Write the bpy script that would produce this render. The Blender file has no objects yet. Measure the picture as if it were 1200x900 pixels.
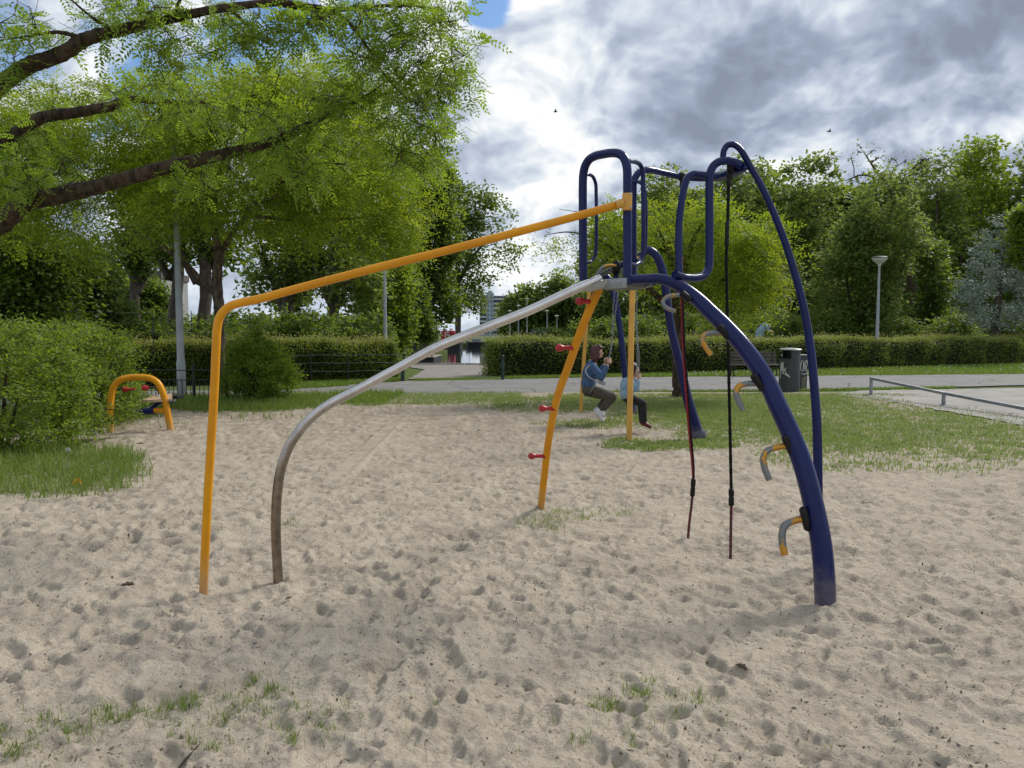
import bpy, bmesh, math, random
import numpy as np
from mathutils import Vector, Matrix, Quaternion

random.seed(7)
rng = np.random.default_rng(7)
scene = bpy.context.scene
COL = scene.collection
R = math.radians

# ------------------------------------------------------------------ camera
CAM_Z, FPX = 1.6, 900.0
PITCH = math.atan(60.0 / FPX)
cam_d = bpy.data.cameras.new('camera')
cam_d.sensor_width = 36.0
cam_d.lens = 27.0
cam_d.clip_start = 0.05
cam_d.clip_end = 6000.0
cam = bpy.data.objects.new('camera', cam_d)
cam.location = (0, 0, CAM_Z)
cam.rotation_euler = (math.pi / 2 - PITCH, 0, 0)
COL.objects.link(cam)
scene.camera = cam

# ------------------------------------------------------------------ exposure and render
scene.view_settings.view_transform = 'Standard'
scene.view_settings.look = 'None'
scene.view_settings.exposure = 0.22
scene.view_settings.gamma = 1.0
scene.render.engine = 'CYCLES'
scene.cycles.use_denoising = True
scene.cycles.max_bounces = 6
scene.cycles.diffuse_bounces = 3
scene.cycles.glossy_bounces = 3
scene.cycles.transmission_bounces = 4
scene.cycles.caustics_reflective = False
scene.cycles.caustics_refractive = False

# ------------------------------------------------------------------ sun
SUN_EL, SUN_AZ = R(42), R(50)          # azimuth measured from +Y towards +X
sun_dir = Vector((math.sin(SUN_AZ) * math.cos(SUN_EL), math.cos(SUN_AZ) * math.cos(SUN_EL), math.sin(SUN_EL)))
sun_d = bpy.data.lights.new('sun', 'SUN')
sun_d.energy = 3.0
sun_d.angle = R(16)
sun_d.color = (1.0, 0.94, 0.86)
sun = bpy.data.objects.new('sun', sun_d)
sun.rotation_euler = (-sun_dir).to_track_quat('-Z', 'Y').to_euler()
sun.location = (0, 0, 40)
COL.objects.link(sun)


# ------------------------------------------------------------------ node helper
class NT:
    def __init__(s, tree):
        s.t = tree
        s.n = tree.nodes
        s.l = tree.links

    def node(s, kind, **kw):
        n = s.n.new(kind)
        for k, v in kw.items():
            setattr(n, k, v)
        return n

    def put(s, sock, v):
        if hasattr(v, 'links') or isinstance(v, bpy.types.NodeSocket):
            s.l.new(v, sock)
        else:
            sock.default_value = v

    def math(s, op, a, b=0.0, c=0.0, clamp=False):
        n = s.node('ShaderNodeMath', operation=op, use_clamp=clamp)
        s.put(n.inputs[0], a); s.put(n.inputs[1], b); s.put(n.inputs[2], c)
        return n.outputs[0]

    def vmath(s, op, a, b=(0, 0, 0), scale=None):
        n = s.node('ShaderNodeVectorMath', operation=op)
        s.put(n.inputs[0], a); s.put(n.inputs[1], b)
        if scale is not None:
            s.put(n.inputs[3], scale)
        return n

    def noise(s, vec, scale, detail=4.0, rough=0.5, dist=0.0):
        n = s.node('ShaderNodeTexNoise')
        if vec is not None:
            s.l.new(vec, n.inputs['Vector'])
        n.inputs['Scale'].default_value = scale
        n.inputs['Detail'].default_value = detail
        n.inputs['Roughness'].default_value = rough
        n.inputs['Distortion'].default_value = dist
        return n.outputs[0]

    def step(s, v, lo, hi):
        n = s.node('ShaderNodeMapRange', interpolation_type='SMOOTHSTEP')
        s.put(n.inputs[0], v)
        s.put(n.inputs[1], lo); s.put(n.inputs[2], hi)
        return n.outputs[0]

    def mix(s, f, a, b, blend='MIX'):
        n = s.node('ShaderNodeMix', data_type='RGBA', blend_type=blend)
        s.put(n.inputs[0], f)
        s.put(n.inputs[6], a if isinstance(a, bpy.types.NodeSocket) else (*a[:3], 1.0))
        s.put(n.inputs[7], b if isinstance(b, bpy.types.NodeSocket) else (*b[:3], 1.0))
        return n.outputs[2]


# ------------------------------------------------------------------ sky
world = bpy.data.worlds.new('World')
scene.world = world
world.use_nodes = True
w = NT(world.node_tree)
w.n.clear()
wout = w.node('ShaderNodeOutputWorld')
bg = w.node('ShaderNodeBackground')
bg.inputs['Strength'].default_value = 0.1
sky = w.node('ShaderNodeTexSky', sky_type='NISHITA')
sky.sun_disc = False
sky.sun_elevation = SUN_EL
sky.sun_rotation = SUN_AZ
sky.air_density = 1.2
sky.dust_density = 1.0
tc = w.node('ShaderNodeTexCoord')
D = tc.outputs['Generated']
sep = w.node('ShaderNodeSeparateXYZ'); w.l.new(D, sep.inputs[0])
zc = w.math('ADD', w.math('MAXIMUM', sep.outputs[2], 0.0), 0.62)
comb = w.node('ShaderNodeCombineXYZ')
w.put(comb.inputs[0], w.math('DIVIDE', sep.outputs[0], zc))
w.put(comb.inputs[1], w.math('DIVIDE', sep.outputs[1], zc))
P0 = comb.outputs[0]


def pdir(px, py):
    x = (px - 600) / FPX; y = (450 - py) / FPX
    return Vector((x, math.cos(PITCH) + y * math.sin(PITCH), -math.sin(PITCH) + y * math.cos(PITCH))).normalized()


off = w.vmath('ADD', P0, (3.1, 1.7, 0.4)).outputs[0]
warp_n = w.node('ShaderNodeTexNoise'); w.l.new(off, warp_n.inputs['Vector'])
warp_n.inputs['Scale'].default_value = 3.2; warp_n.inputs['Detail'].default_value = 4
warp = w.vmath('SCALE', w.vmath('SUBTRACT', warp_n.outputs['Color'], (0.5, 0.5, 0.5)).outputs[0], scale=0.20).outputs[0]
pw = w.vmath('ADD', off, warp).outputs[0]
wsm = w.vmath('ADD', D, w.vmath('SCALE', warp, scale=0.9).outputs[0]).outputs[0]


def blob_mask(px, py, rx, ry):
    """soft patch of cloud round the direction px, py, with its outline stirred by the noise"""
    d = pdir(px, py)
    q = w.vmath('MULTIPLY', w.vmath('SUBTRACT', wsm, tuple(d)).outputs[0], (FPX / rx, 0.0, FPX / ry)).outputs[0]
    front = w.step(sep.outputs[1], 0.0, 0.3)
    return w.math('MULTIPLY', front, w.step(w.math('MULTIPLY', w.vmath('LENGTH', q).outputs['Value'], -1.0), -1.3, -0.25))


def puff(vec, scale, detail=3.5, rough=0.62):
    n = w.node('ShaderNodeTexVoronoi', feature='SMOOTH_F1', voronoi_dimensions='2D')
    w.l.new(vec, n.inputs['Vector'])
    n.inputs['Scale'].default_value = scale; n.inputs['Detail'].default_value = detail
    n.inputs['Roughness'].default_value = rough; n.inputs['Lacunarity'].default_value = 2.1; n.inputs['Smoothness'].default_value = 0.45
    n.normalize = True
    return w.math('SUBTRACT', 1.0, n.outputs['Distance'])


def density(vec):
    return w.math('ADD', w.math('MULTIPLY', w.noise(vec, 2.6, 9, 0.56), 0.58), w.math('MULTIPLY', puff(vec, 5.0), 0.42))


d0 = density(pw)
sl = w.vmath('ADD', pw, (0.016, 0.036, 0)).outputs[0]
d1 = density(sl)
fine = w.noise(pw, 9.0, 7, 0.58)
big = w.noise(off, 0.8, 3, 0.5)


def acc(items):
    tot = None
    for m_, k in items:
        q = w.math('MULTIPLY', m_, k)
        tot = q if tot is None else w.math('ADD', tot, q)
    return tot


hole = acc([(blob_mask(70, 30, 260, 150), 0.20), (blob_mask(586, 6, 34, 44), 0.20), (blob_mask(400, 40, 130, 70), 0.07)])
cov = w.math('SUBTRACT', w.math('ADD', d0, 0.125), hole)
mask = w.step(cov, 0.50, 0.58)
bias = acc([(blob_mask(1020, 40, 330, 110), -0.36), (blob_mask(840, 140, 190, 80), -0.24), (blob_mask(600, 235, 110, 70), -0.14), (blob_mask(1150, 165, 200, 36), 0.12),
            (blob_mask(630, 100, 130, 150), 0.36), (blob_mask(1010, 128, 130, 34), 0.24), (blob_mask(620, 305, 110, 70), 0.20), (blob_mask(980, 190, 300, 40), -0.05)])
rim = w.math('MULTIPLY', w.math('SUBTRACT', d0, d1), 5.2)
base = w.math('ADD', 0.58, w.math('MULTIPLY', w.math('SUBTRACT', big, 0.5), -0.5))
thin = w.math('MULTIPLY', w.math('SUBTRACT', 0.60, d0), 1.9)
tex = w.math('MULTIPLY', w.math('SUBTRACT', fine, 0.5), 0.45)
lit = w.math('ADD', w.math('ADD', base, rim), w.math('ADD', w.math('ADD', thin, tex), bias))
ramp = w.node('ShaderNodeValToRGB')
w.put(ramp.inputs[0], lit)
cr = ramp.color_ramp
cr.elements[0].position = 0.0; cr.elements[0].color = (2.2, 2.6, 3.4, 1)
cr.elements[1].position = 1.0; cr.elements[1].color = (9.2, 9.2, 9.1, 1)
for pos, c_ in ((0.30, (3.0, 3.5, 4.55)), (0.55, (4.5, 5.15, 6.2)), (0.76, (6.5, 7.0, 7.6))):
    e = cr.elements.new(pos); e.color = (*c_, 1)
skyc = w.mix(1.0, sky.outputs[0], (0.75, 0.95, 1.2), 'MULTIPLY')
colr = w.mix(mask, skyc, ramp.outputs[0])
hz = w.step(w.math('MULTIPLY', sep.outputs[2], -1.0), -0.13, 0.0)
colr = w.mix(w.math('MULTIPLY', hz, 0.45), colr, (6.4, 7.1, 7.9))
w.l.new(colr, bg.inputs['Color'])
w.l.new(bg.outputs[0], wout.inputs[0])


# ------------------------------------------------------------------ placing helpers
def ray(px, py):
    x = (px - 600) / FPX; y = (450 - py) / FPX
    return np.array([x, math.cos(PITCH) + y * math.sin(PITCH), -math.sin(PITCH) + y * math.cos(PITCH)])


def W(px, py, Y):
    """the place at depth Y (metres ahead of the viewpoint) seen in direction px, py"""
    d = ray(px, py)
    return np.array([0, 0, CAM_Z]) + d * (Y / d[1])


def G(px, py, z=0.0):
    d = ray(px, py)
    return np.array([0, 0, CAM_Z]) + d * ((z - CAM_Z) / d[2])


def to_px(X, Y, Z=0.0):
    X, Y, Z = np.asarray(X, float), np.asarray(Y, float), np.asarray(Z, float)
    f = Y * math.cos(PITCH) - (Z - CAM_Z) * math.sin(PITCH)
    u = Y * math.sin(PITCH) + (Z - CAM_Z) * math.cos(PITCH)
    f = np.maximum(f, 0.05)
    return 600 + FPX * X / f, 450 - FPX * u / f


# ------------------------------------------------------------------ mesh builder
class MB:
    def __init__(s):
        s.v = []; s.f = {3: [], 4: []}; s.ng = []; s.c = 0

    def add(s, verts, faces):
        verts = np.asarray(verts, float).reshape(-1, 3)
        o = s.c
        s.v.append(verts); s.c += len(verts)
        if isinstance(faces, np.ndarray):
            s.f[faces.shape[1]].append(faces + o)
        else:
            by = {3: [], 4: []}
            for f in faces:
                if len(f) in by:
                    by[len(f)].append(f)
                else:
                    s.ng.append([i + o for i in f])
            for k in by:
                if by[k]:
                    s.f[k].append(np.array(by[k], dtype=np.int64) + o)
        return s

    def mesh(s, name, mat, smooth=True, sharp=40):
        me = bpy.data.meshes.new(name)
        v = np.concatenate(s.v) if s.v else np.zeros((0, 3))
        loops = []; sizes = []
        for k in (3, 4):
            for a in s.f[k]:
                loops.append(a.reshape(-1)); sizes.append(np.full(len(a), k, dtype=np.int64))
        for f in s.ng:
            loops.append(np.array(f)); sizes.append(np.array([len(f)]))
        loops = np.concatenate(loops).astype(np.int32); sizes = np.concatenate(sizes)
        starts = np.concatenate([[0], np.cumsum(sizes)[:-1]]).astype(np.int32)
        me.vertices.add(len(v)); me.vertices.foreach_set('co', v.astype(np.float32).reshape(-1))
        me.loops.add(len(loops)); me.loops.foreach_set('vertex_index', loops)
        me.polygons.add(len(sizes)); me.polygons.foreach_set('loop_start', starts)
        me.polygons.foreach_set('use_smooth', np.full(len(sizes), bool(smooth)))
        me.update(calc_edges=True)
        if smooth and sharp:
            me.set_sharp_from_angle(angle=R(sharp))
        if mat is not None:
            me.materials.append(mat)
        return me

    def build(s, name, mat, parent=None, smooth=True, sharp=40):
        o = bpy.data.objects.new(name, s.mesh(name, mat, smooth, sharp))
        COL.objects.link(o)
        if parent is not None:
            put_under(o, parent)
        return o


def put_under(o, parent):
    """parent o while keeping its place in the world (things may stand away from the origin)"""
    o.parent = parent
    chain = Matrix.Identity(4); p = parent
    while p is not None:
        chain = p.matrix_basis @ chain if p.parent is None else (p.matrix_parent_inverse @ p.matrix_basis) @ chain
        p = p.parent
    o.matrix_parent_inverse = chain.inverted()


def thing(name, label, cat, loc=(0, 0, 0), group=None):
    o = bpy.data.objects.new(name, None)
    o.empty_display_size = 0.2
    o.location = tuple(float(x) for x in loc)
    o['label'] = label; o['category'] = cat
    if group:
        o['group'] = group
    COL.objects.link(o)
    return o


def tag(o, label=None, cat=None, group=None, kind=None):
    if label: o['label'] = label
    if cat: o['category'] = cat
    if group: o['group'] = group
    if kind: o['kind'] = kind
    return o


def copy_tree(o, loc, rotz=0.0, scale=1.0, label=None, group=None):
    c = o.copy(); COL.objects.link(c)
    c.location = tuple(float(x) for x in loc); c.rotation_euler = (0, 0, rotz); c.scale = (scale,) * 3 if np.isscalar(scale) else scale
    if label: c['label'] = label
    if group: c['group'] = group
    for ch in o.children:
        k = ch.copy(); COL.objects.link(k); k.parent = c
        k.matrix_parent_inverse = ch.matrix_parent_inverse.copy()
        for g in ch.children:
            q = g.copy(); COL.objects.link(q); q.parent = k
            q.matrix_parent_inverse = g.matrix_parent_inverse.copy()
    return c


def catmull(pts, rad=None, sub=6):
    pts = np.asarray(pts, float)
    if rad is None: rad = np.ones(len(pts))
    rad = np.full(len(pts), rad) if np.isscalar(rad) else np.asarray(rad, float)
    q = np.column_stack([pts, rad])
    ext = np.vstack([2 * q[0] - q[1], q, 2 * q[-1] - q[-2]])
    out = []
    for i in range(1, len(ext) - 2):
        p0, p1, p2, p3 = ext[i - 1:i + 3]
        # centripetal form keeps tight bends from looping
        t0 = 0.0
        def nt(t, a, b): return t + max(1e-4, np.linalg.norm(b[:3] - a[:3])) ** 0.5
        t1 = nt(t0, p0, p1); t2 = nt(t1, p1, p2); t3 = nt(t2, p2, p3)
        for k in range(sub):
            t = t1 + (t2 - t1) * k / sub
            A1 = (t1 - t) / (t1 - t0) * p0 + (t - t0) / (t1 - t0) * p1
            A2 = (t2 - t) / (t2 - t1) * p1 + (t - t1) / (t2 - t1) * p2
            A3 = (t3 - t) / (t3 - t2) * p2 + (t - t2) / (t3 - t2) * p3
            B1 = (t2 - t) / (t2 - t0) * A1 + (t - t0) / (t2 - t0) * A2
            B2 = (t3 - t) / (t3 - t1) * A2 + (t - t1) / (t3 - t1) * A3
            out.append((t2 - t) / (t2 - t1) * B1 + (t - t1) / (t2 - t1) * B2)
    out.append(q[-1])
    out = np.array(out)
    return out[:, :3], np.maximum(out[:, 3], 1e-4)


def sweep(mb, pts, rad, n=12, caps=True, wob=0.0):
    pts = np.asarray(pts, float)
    m = len(pts)
    rad = np.full(m, rad) if np.isscalar(rad) else np.asarray(rad, float)
    T = np.gradient(pts, axis=0)
    T /= np.maximum(np.linalg.norm(T, axis=1, keepdims=True), 1e-9)
    ref = np.array([0, 0, 1.0]) if abs(T[0][2]) < 0.9 else np.array([1.0, 0, 0])
    u = np.cross(T[0], ref); u /= np.linalg.norm(u)
    a = np.arange(n) * 2 * math.pi / n
    rings = []
    for i in range(m):
        u = u - T[i] * np.dot(u, T[i]); u /= max(np.linalg.norm(u), 1e-9)
        v = np.cross(T[i], u)
        rr = rad[i] * (1 + (wob * rng.standard_normal(n) if wob else 0))
        rings.append(pts[i] + (np.cos(a) * rr)[:, None] * u + (np.sin(a) * rr)[:, None] * v)
    V = np.concatenate(rings)
    i = np.arange(m - 1)[:, None] * n; j = np.arange(n)[None, :]; j2 = (j + 1) % n
    F = np.stack([i + j, i + j2, i + n + j2, i + n + j], -1).reshape(-1, 4)
    mb.add(V, F)
    if caps:
        o = mb.c - len(V)
        mb.ng.append([o + k for k in range(n)][::-1])
        mb.ng.append([o + (m - 1) * n + k for k in range(n)])
    return mb


def tube(mb, pts, rad, n=14, sub=6, caps=True):
    p, r = catmull(pts, rad, sub)
    return sweep(mb, p, r, n, caps)


def bar(mb, a, b, r, n=10, r2=None):
    return sweep(mb, np.array([a, b], float), np.array([r, r if r2 is None else r2]), n)


def lathe(mb, prof, center, axis=(0, 0, 1), n=24, caps=True):
    """prof: list of (radius, height) along axis"""
    ax = Vector(axis).normalized()
    u = ax.orthogonal().normalized(); v = ax.cross(u)
    u, v, ax = np.array(u), np.array(v), np.array(ax)
    a = np.arange(n) * 2 * math.pi / n
    V = []
    for r, h in prof:
        V.append(np.asarray(center) + ax * h + (np.cos(a) * r)[:, None] * u + (np.sin(a) * r)[:, None] * v)
    m = len(prof)
    i = np.arange(m - 1)[:, None] * n; j = np.arange(n)[None, :]; j2 = (j + 1) % n
    F = np.stack([i + j, i + j2, i + n + j2, i + n + j], -1).reshape(-1, 4)
    V = np.concatenate(V)
    mb.add(V, F)
    if caps:
        o = mb.c - len(V)
        mb.ng.append([o + k for k in range(n)][::-1])
        mb.ng.append([o + (m - 1) * n + k for k in range(n)])
    return mb


def box(mb, c, size, rot=None, bevel=0.0):
    bm = bmesh.new()
    bmesh.ops.create_cube(bm, size=1.0)
    for v in bm.verts:
        v.co = Vector((v.co.x * size[0], v.co.y * size[1], v.co.z * size[2]))
    if bevel:
        bmesh.ops.bevel(bm, geom=bm.edges[:], offset=bevel, segments=2, profile=0.5, affect='EDGES')
    M = Matrix.Translation(Vector([float(x) for x in c]))
    if rot is not None:
        M = M @ (rot if isinstance(rot, Matrix) else Matrix.Rotation(rot, 4, 'Z'))
    bm.transform(M)
    bm.verts.index_update()
    mb.add([tuple(v.co) for v in bm.verts], [[v.index for v in f.verts] for f in bm.faces])
    bm.free()
    return mb


def prism(mb, poly, z0, z1):
    n = len(poly)
    V = [(p[0], p[1], z0) for p in poly] + [(p[0], p[1], z1) for p in poly]
    F = [[i, (i + 1) % n, n + (i + 1) % n, n + i] for i in range(n)] + [list(range(n))[::-1], [n + i for i in range(n)]]
    area = sum(poly[i][0] * poly[(i + 1) % n][1] - poly[(i + 1) % n][0] * poly[i][1] for i in range(n))
    if area < 0: F = [f[::-1] for f in F]
    return mb.add(V, F)


def ball(mb, c, r, n=12, m=8, scale=(1, 1, 1)):
    prof = [(max(1e-4, math.sin(math.pi * k / m)), -math.cos(math.pi * k / m)) for k in range(m + 1)]
    t = MB(); lathe(t, prof, (0, 0, 0), n=n)
    V = np.concatenate(t.v) * r * np.asarray(scale) + np.asarray(c)
    o = mb.c
    mb.v.append(V); mb.c += len(V)
    for a in t.f[4]: mb.f[4].append(a + o)
    for f in t.ng: mb.ng.append([i + o for i in f])
    return mb


# ------------------------------------------------------------------ materials
def mat_new(name):
    m = bpy.data.materials.new(name); m.use_nodes = True
    t = NT(m.node_tree); t.n.clear()
    out = t.node('ShaderNodeOutputMaterial')
    return m, t, out


def surf(name, c1, c2=None, scale=6.0, rough=0.6, metal=0.0, bump=0.0, bscale=None, detail=5, spec=0.5, lo=0.35, hi=0.65, rvar=0.0, coat=0.0):
    m, t, out = mat_new(name)
    tcn = t.node('ShaderNodeTexCoord'); v = tcn.outputs['Object']
    b = t.node('ShaderNodeBsdfPrincipled')
    nz = t.noise(v, scale, detail, 0.6)
    if c2 is None: c2 = tuple(x * 0.82 for x in c1)
    t.l.new(t.mix(t.step(nz, lo, hi), c1, c2), b.inputs['Base Color'])
    b.inputs['Metallic'].default_value = metal
    b.inputs['Specular IOR Level'].default_value = spec
    b.inputs['Coat Weight'].default_value = coat
    if rvar:
        t.put(b.inputs['Roughness'], t.math('ADD', rough - rvar * 0.5, t.math('MULTIPLY', t.noise(v, scale * 3.1, 4), rvar)))
    else:
        b.inputs['Roughness'].default_value = rough
    if bump:
        bn = t.node('ShaderNodeBump'); bn.inputs['Strength'].default_value = 1.0; bn.inputs['Distance'].default_value = bump
        t.l.new(t.noise(v, bscale or scale * 4, 6, 0.6), bn.inputs['Height'])
        t.l.new(bn.outputs[0], b.inputs['Normal'])
    t.l.new(b.outputs[0], out.inputs[0])
    return m


def leaf_mat(name, c1, c2, tr, scale=0.6, trans=0.45, rough=0.5):
    """green leaf: two tones that vary leaf by leaf and clump by clump, light shining through the blade"""
    m, t, out = mat_new(name)
    geo = t.node('ShaderNodeNewGeometry')
    tcn = t.node('ShaderNodeTexCoord')
    f = t.math('ADD', t.math('MULTIPLY', geo.outputs['Random Per Island'], 0.55),
               t.math('MULTIPLY', t.step(t.noise(tcn.outputs['Object'], scale, 3), 0.35, 0.65), 0.45))
    col = t.mix(f, c1, c2)
    b = t.node('ShaderNodeBsdfPrincipled')
    t.l.new(col, b.inputs['Base Color'])
    b.inputs['Roughness'].default_value = rough
    b.inputs['Specular IOR Level'].default_value = 0.35
    tl = t.node('ShaderNodeBsdfTranslucent')
    t.l.new(t.mix(1.0, t.mix(f, tr, tuple(x * 0.7 for x in tr)), (1, 1, 1), 'MULTIPLY'), tl.inputs['Color'])
    mx = t.node('ShaderNodeMixShader'); mx.inputs[0].default_value = trans
    t.l.new(b.outputs[0], mx.inputs[1]); t.l.new(tl.outputs[0], mx.inputs[2])
    t.l.new(mx.outputs[0], out.inputs[0])
    return m


def bark_mat(name, c1, c2, scale=9.0, bump=0.03):
    m, t, out = mat_new(name)
    tcn = t.node('ShaderNodeTexCoord')
    mp = t.node('ShaderNodeMapping'); mp.inputs['Scale'].default_value = (1, 1, 0.35)
    t.l.new(tcn.outputs['Object'], mp.inputs[0])
    n1 = t.noise(mp.outputs[0], scale, 6, 0.65)
    b = t.node('ShaderNodeBsdfPrincipled'); b.inputs['Roughness'].default_value = 0.9
    b.inputs['Specular IOR Level'].default_value = 0.2
    t.l.new(t.mix(t.step(n1, 0.35, 0.65), c1, c2), b.inputs['Base Color'])
    bn = t.node('ShaderNodeBump'); bn.inputs['Distance'].default_value = bump
    t.l.new(n1, bn.inputs['Height']); t.l.new(bn.outputs[0], b.inputs['Normal'])
    t.l.new(b.outputs[0], out.inputs[0])
    return m


def paint(name, c1, c2, rough, chip, dust=0.5):
    """gloss paint with scuffs, small chips and sand dust rubbed on near the ground"""
    m, t, out = mat_new(name)
    tcn = t.node('ShaderNodeTexCoord'); v = tcn.outputs['Object']
    c = t.mix(t.step(t.noise(v, 3.0, 5, 0.6), 0.35, 0.65), c1, c2)
    mp = t.node('ShaderNodeMapping'); mp.inputs['Scale'].default_value = (1, 1, 0.35); t.l.new(v, mp.inputs[0])
    scuff = t.math('MULTIPLY', t.step(t.noise(mp.outputs[0], 38, 8, 0.75), 0.60, 0.74), t.step(t.noise(v, 2.4, 3), 0.42, 0.66))
    c = t.mix(t.math('MULTIPLY', scuff, 0.55), c, chip)
    chips = t.step(t.noise(v, 75, 3, 0.5), 0.74, 0.77)
    c = t.mix(t.math('MULTIPLY', chips, 0.8), c, tuple(x * 0.9 for x in chip))
    sp_ = t.node('ShaderNodeSeparateXYZ'); t.l.new(v, sp_.inputs[0])
    low = t.math('MULTIPLY', t.step(t.math('ADD', sp_.outputs[2], t.math('MULTIPLY', t.noise(v, 14, 5, 0.7), 0.35)), 0.46, 0.12), dust)
    c = t.mix(low, c, (0.36, 0.31, 0.24))
    b = t.node('ShaderNodeBsdfPrincipled'); t.l.new(c, b.inputs['Base Color'])
    b.inputs['Specular IOR Level'].default_value = 0.28
    t.put(b.inputs['Roughness'], t.math('ADD', t.math('ADD', rough, t.math('MULTIPLY', scuff, 0.3)), t.math('MULTIPLY', low, 0.4)))
    bn = t.node('ShaderNodeBump'); bn.inputs['Distance'].default_value = 0.0004
    t.l.new(t.noise(v, 60, 4), bn.inputs['Height']); t.l.new(bn.outputs[0], b.inputs['Normal'])
    t.l.new(b.outputs[0], out.inputs[0])
    return m


M_BLUE = paint('blue_paint', (0.004, 0.010, 0.070), (0.006, 0.013, 0.088), 0.2, (0.05, 0.06, 0.12), 0.3)
M_YELLOW = paint('yellow_paint', (0.72, 0.315, 0.008), (0.62, 0.255, 0.008), 0.32, (0.38, 0.22, 0.07))
M_YELLOW_OLD = surf('faded_yellow_paint', (0.66, 0.36, 0.06), (0.55, 0.30, 0.06), 4, 0.5)
M_RED = surf('red_plastic', (0.42, 0.012, 0.02), (0.33, 0.012, 0.02), 8, 0.38)
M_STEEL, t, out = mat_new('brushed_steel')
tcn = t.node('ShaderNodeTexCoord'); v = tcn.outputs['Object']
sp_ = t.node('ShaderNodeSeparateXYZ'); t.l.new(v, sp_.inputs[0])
refl_dark = t.step(t.math('ADD', sp_.outputs[2], t.math('MULTIPLY', t.noise(v, 5, 6, 0.65), 0.7)), 1.75, 0.95)  # lower pole coloured brown and dull for the dark surroundings it would reflect
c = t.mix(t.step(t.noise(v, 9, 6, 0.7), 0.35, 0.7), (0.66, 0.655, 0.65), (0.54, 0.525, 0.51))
c = t.mix(refl_dark, c, t.mix(t.step(t.noise(v, 22, 5, 0.65), 0.4, 0.65), (0.29, 0.255, 0.22), (0.20, 0.17, 0.145)))
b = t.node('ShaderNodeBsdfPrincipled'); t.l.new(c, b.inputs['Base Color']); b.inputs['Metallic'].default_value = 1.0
t.put(b.inputs['Roughness'], t.math('ADD', 0.09, t.math('MULTIPLY', refl_dark, 0.16)))
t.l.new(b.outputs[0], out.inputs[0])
M_GALV = surf('galvanised_steel', (0.42, 0.44, 0.45), (0.32, 0.34, 0.36), 12, 0.42, 0.75, 0.0004, 80)
M_GALV_DULL = surf('weathered_grey_steel', (0.30, 0.32, 0.34), (0.20, 0.22, 0.24), 5, 0.5, 0.4)
M_WORN = surf('worn_yellow_over_steel', (0.50, 0.25, 0.03), (0.17, 0.185, 0.19), 11, 0.34, 0.45, 0.001, 40, lo=0.44, hi=0.50)
M_BLACK = surf('black_rubber', (0.007, 0.007, 0.008), (0.012, 0.012, 0.012), 10, 0.5, spec=0.25)
M_ROPE_R = surf('red_rope', (0.30, 0.015, 0.03), (0.16, 0.012, 0.02), 60, 0.8, 0, 0.002, 120)
M_ROPE_B = surf('black_rope', (0.006, 0.006, 0.007), (0.014, 0.012, 0.012), 60, 0.8, 0, 0.002, 120, spec=0.15)
M_ROPE_D = surf('dirty_red_rope', (0.13, 0.025, 0.03), (0.05, 0.02, 0.02), 40, 0.85, 0, 0.002, 120)
M_ASPHALT, t, out = mat_new('asphalt')
tcn = t.node('ShaderNodeTexCoord'); v = tcn.outputs['Object']
c = t.mix(t.step(t.noise(v, 1.1, 7, 0.65), 0.35, 0.68), (0.19, 0.185, 0.18), (0.135, 0.135, 0.135))
c = t.mix(t.math('MULTIPLY', t.step(t.noise(v, 70, 3, 0.6), 0.5, 0.7), 0.4), c, (0.27, 0.265, 0.26))
c = t.mix(t.math('MULTIPLY', t.step(t.noise(v, 0.55, 9, 0.72), 0.55, 0.72), 0.7), c, (0.31, 0.275, 0.22))
vc = t.node('ShaderNodeTexVoronoi', feature='DISTANCE_TO_EDGE'); wv_ = t.vmath('ADD', v, t.vmath('SCALE', t.node('ShaderNodeTexNoise').outputs['Color'], scale=0.6).outputs[0]).outputs[0]
t.l.new(wv_, vc.inputs['Vector']); vc.inputs['Scale'].default_value = 0.35
c = t.mix(t.math('MULTIPLY', t.step(vc.outputs['Distance'], 0.012, 0.004), 0.8), c, (0.05, 0.05, 0.045))
b = t.node('ShaderNodeBsdfPrincipled'); t.l.new(c, b.inputs['Base Color']); b.inputs['Roughness'].default_value = 0.9
bn = t.node('ShaderNodeBump'); bn.inputs['Distance'].default_value = 0.006
t.l.new(t.noise(v, 60, 5, 0.7), bn.inputs['Height']); t.l.new(bn.outputs[0], b.inputs['Normal']); t.l.new(b.outputs[0], out.inputs[0])
M_CONC = surf('concrete', (0.30, 0.28, 0.255), (0.22, 0.21, 0.195), 1.0, 0.9, 0, 0.004, 50)
M_WOOD = surf('grey_wood', (0.10, 0.085, 0.07), (0.06, 0.052, 0.045), 14, 0.8, 0, 0.003, 40)
M_DKMETAL = surf('dark_metal', (0.018, 0.02, 0.02), (0.03, 0.03, 0.03), 9, 0.5, 0.3)
M_GREENPOST = surf('dark_green_paint', (0.012, 0.035, 0.028), None, 9, 0.5)
M_WHITE = surf('white_paint', (0.72, 0.72, 0.70), (0.62, 0.62, 0.60), 4, 0.6)
M_BIN = surf('dark_grey_coating', (0.055, 0.062, 0.066), (0.04, 0.046, 0.05), 4, 0.5, 0.2)
M_LIDMETAL = surf('pale_metal_lid', (0.55, 0.55, 0.53), (0.45, 0.45, 0.44), 9, 0.45, 0.3)
M_LAMPGLASS = surf('milky_lamp_shade', (0.62, 0.62, 0.60), (0.5, 0.5, 0.48), 4, 0.3)
M_TAN = surf('tan_board', (0.50, 0.36, 0.22), (0.40, 0.28, 0.17), 10, 0.6)
M_BARK = bark_mat('brown_bark', (0.10, 0.072, 0.048), (0.026, 0.019, 0.013), 15, 0.06)
M_BARK_L = bark_mat('pale_brown_bark', (0.17, 0.135, 0.10), (0.06, 0.046, 0.035), 13, 0.05)
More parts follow.
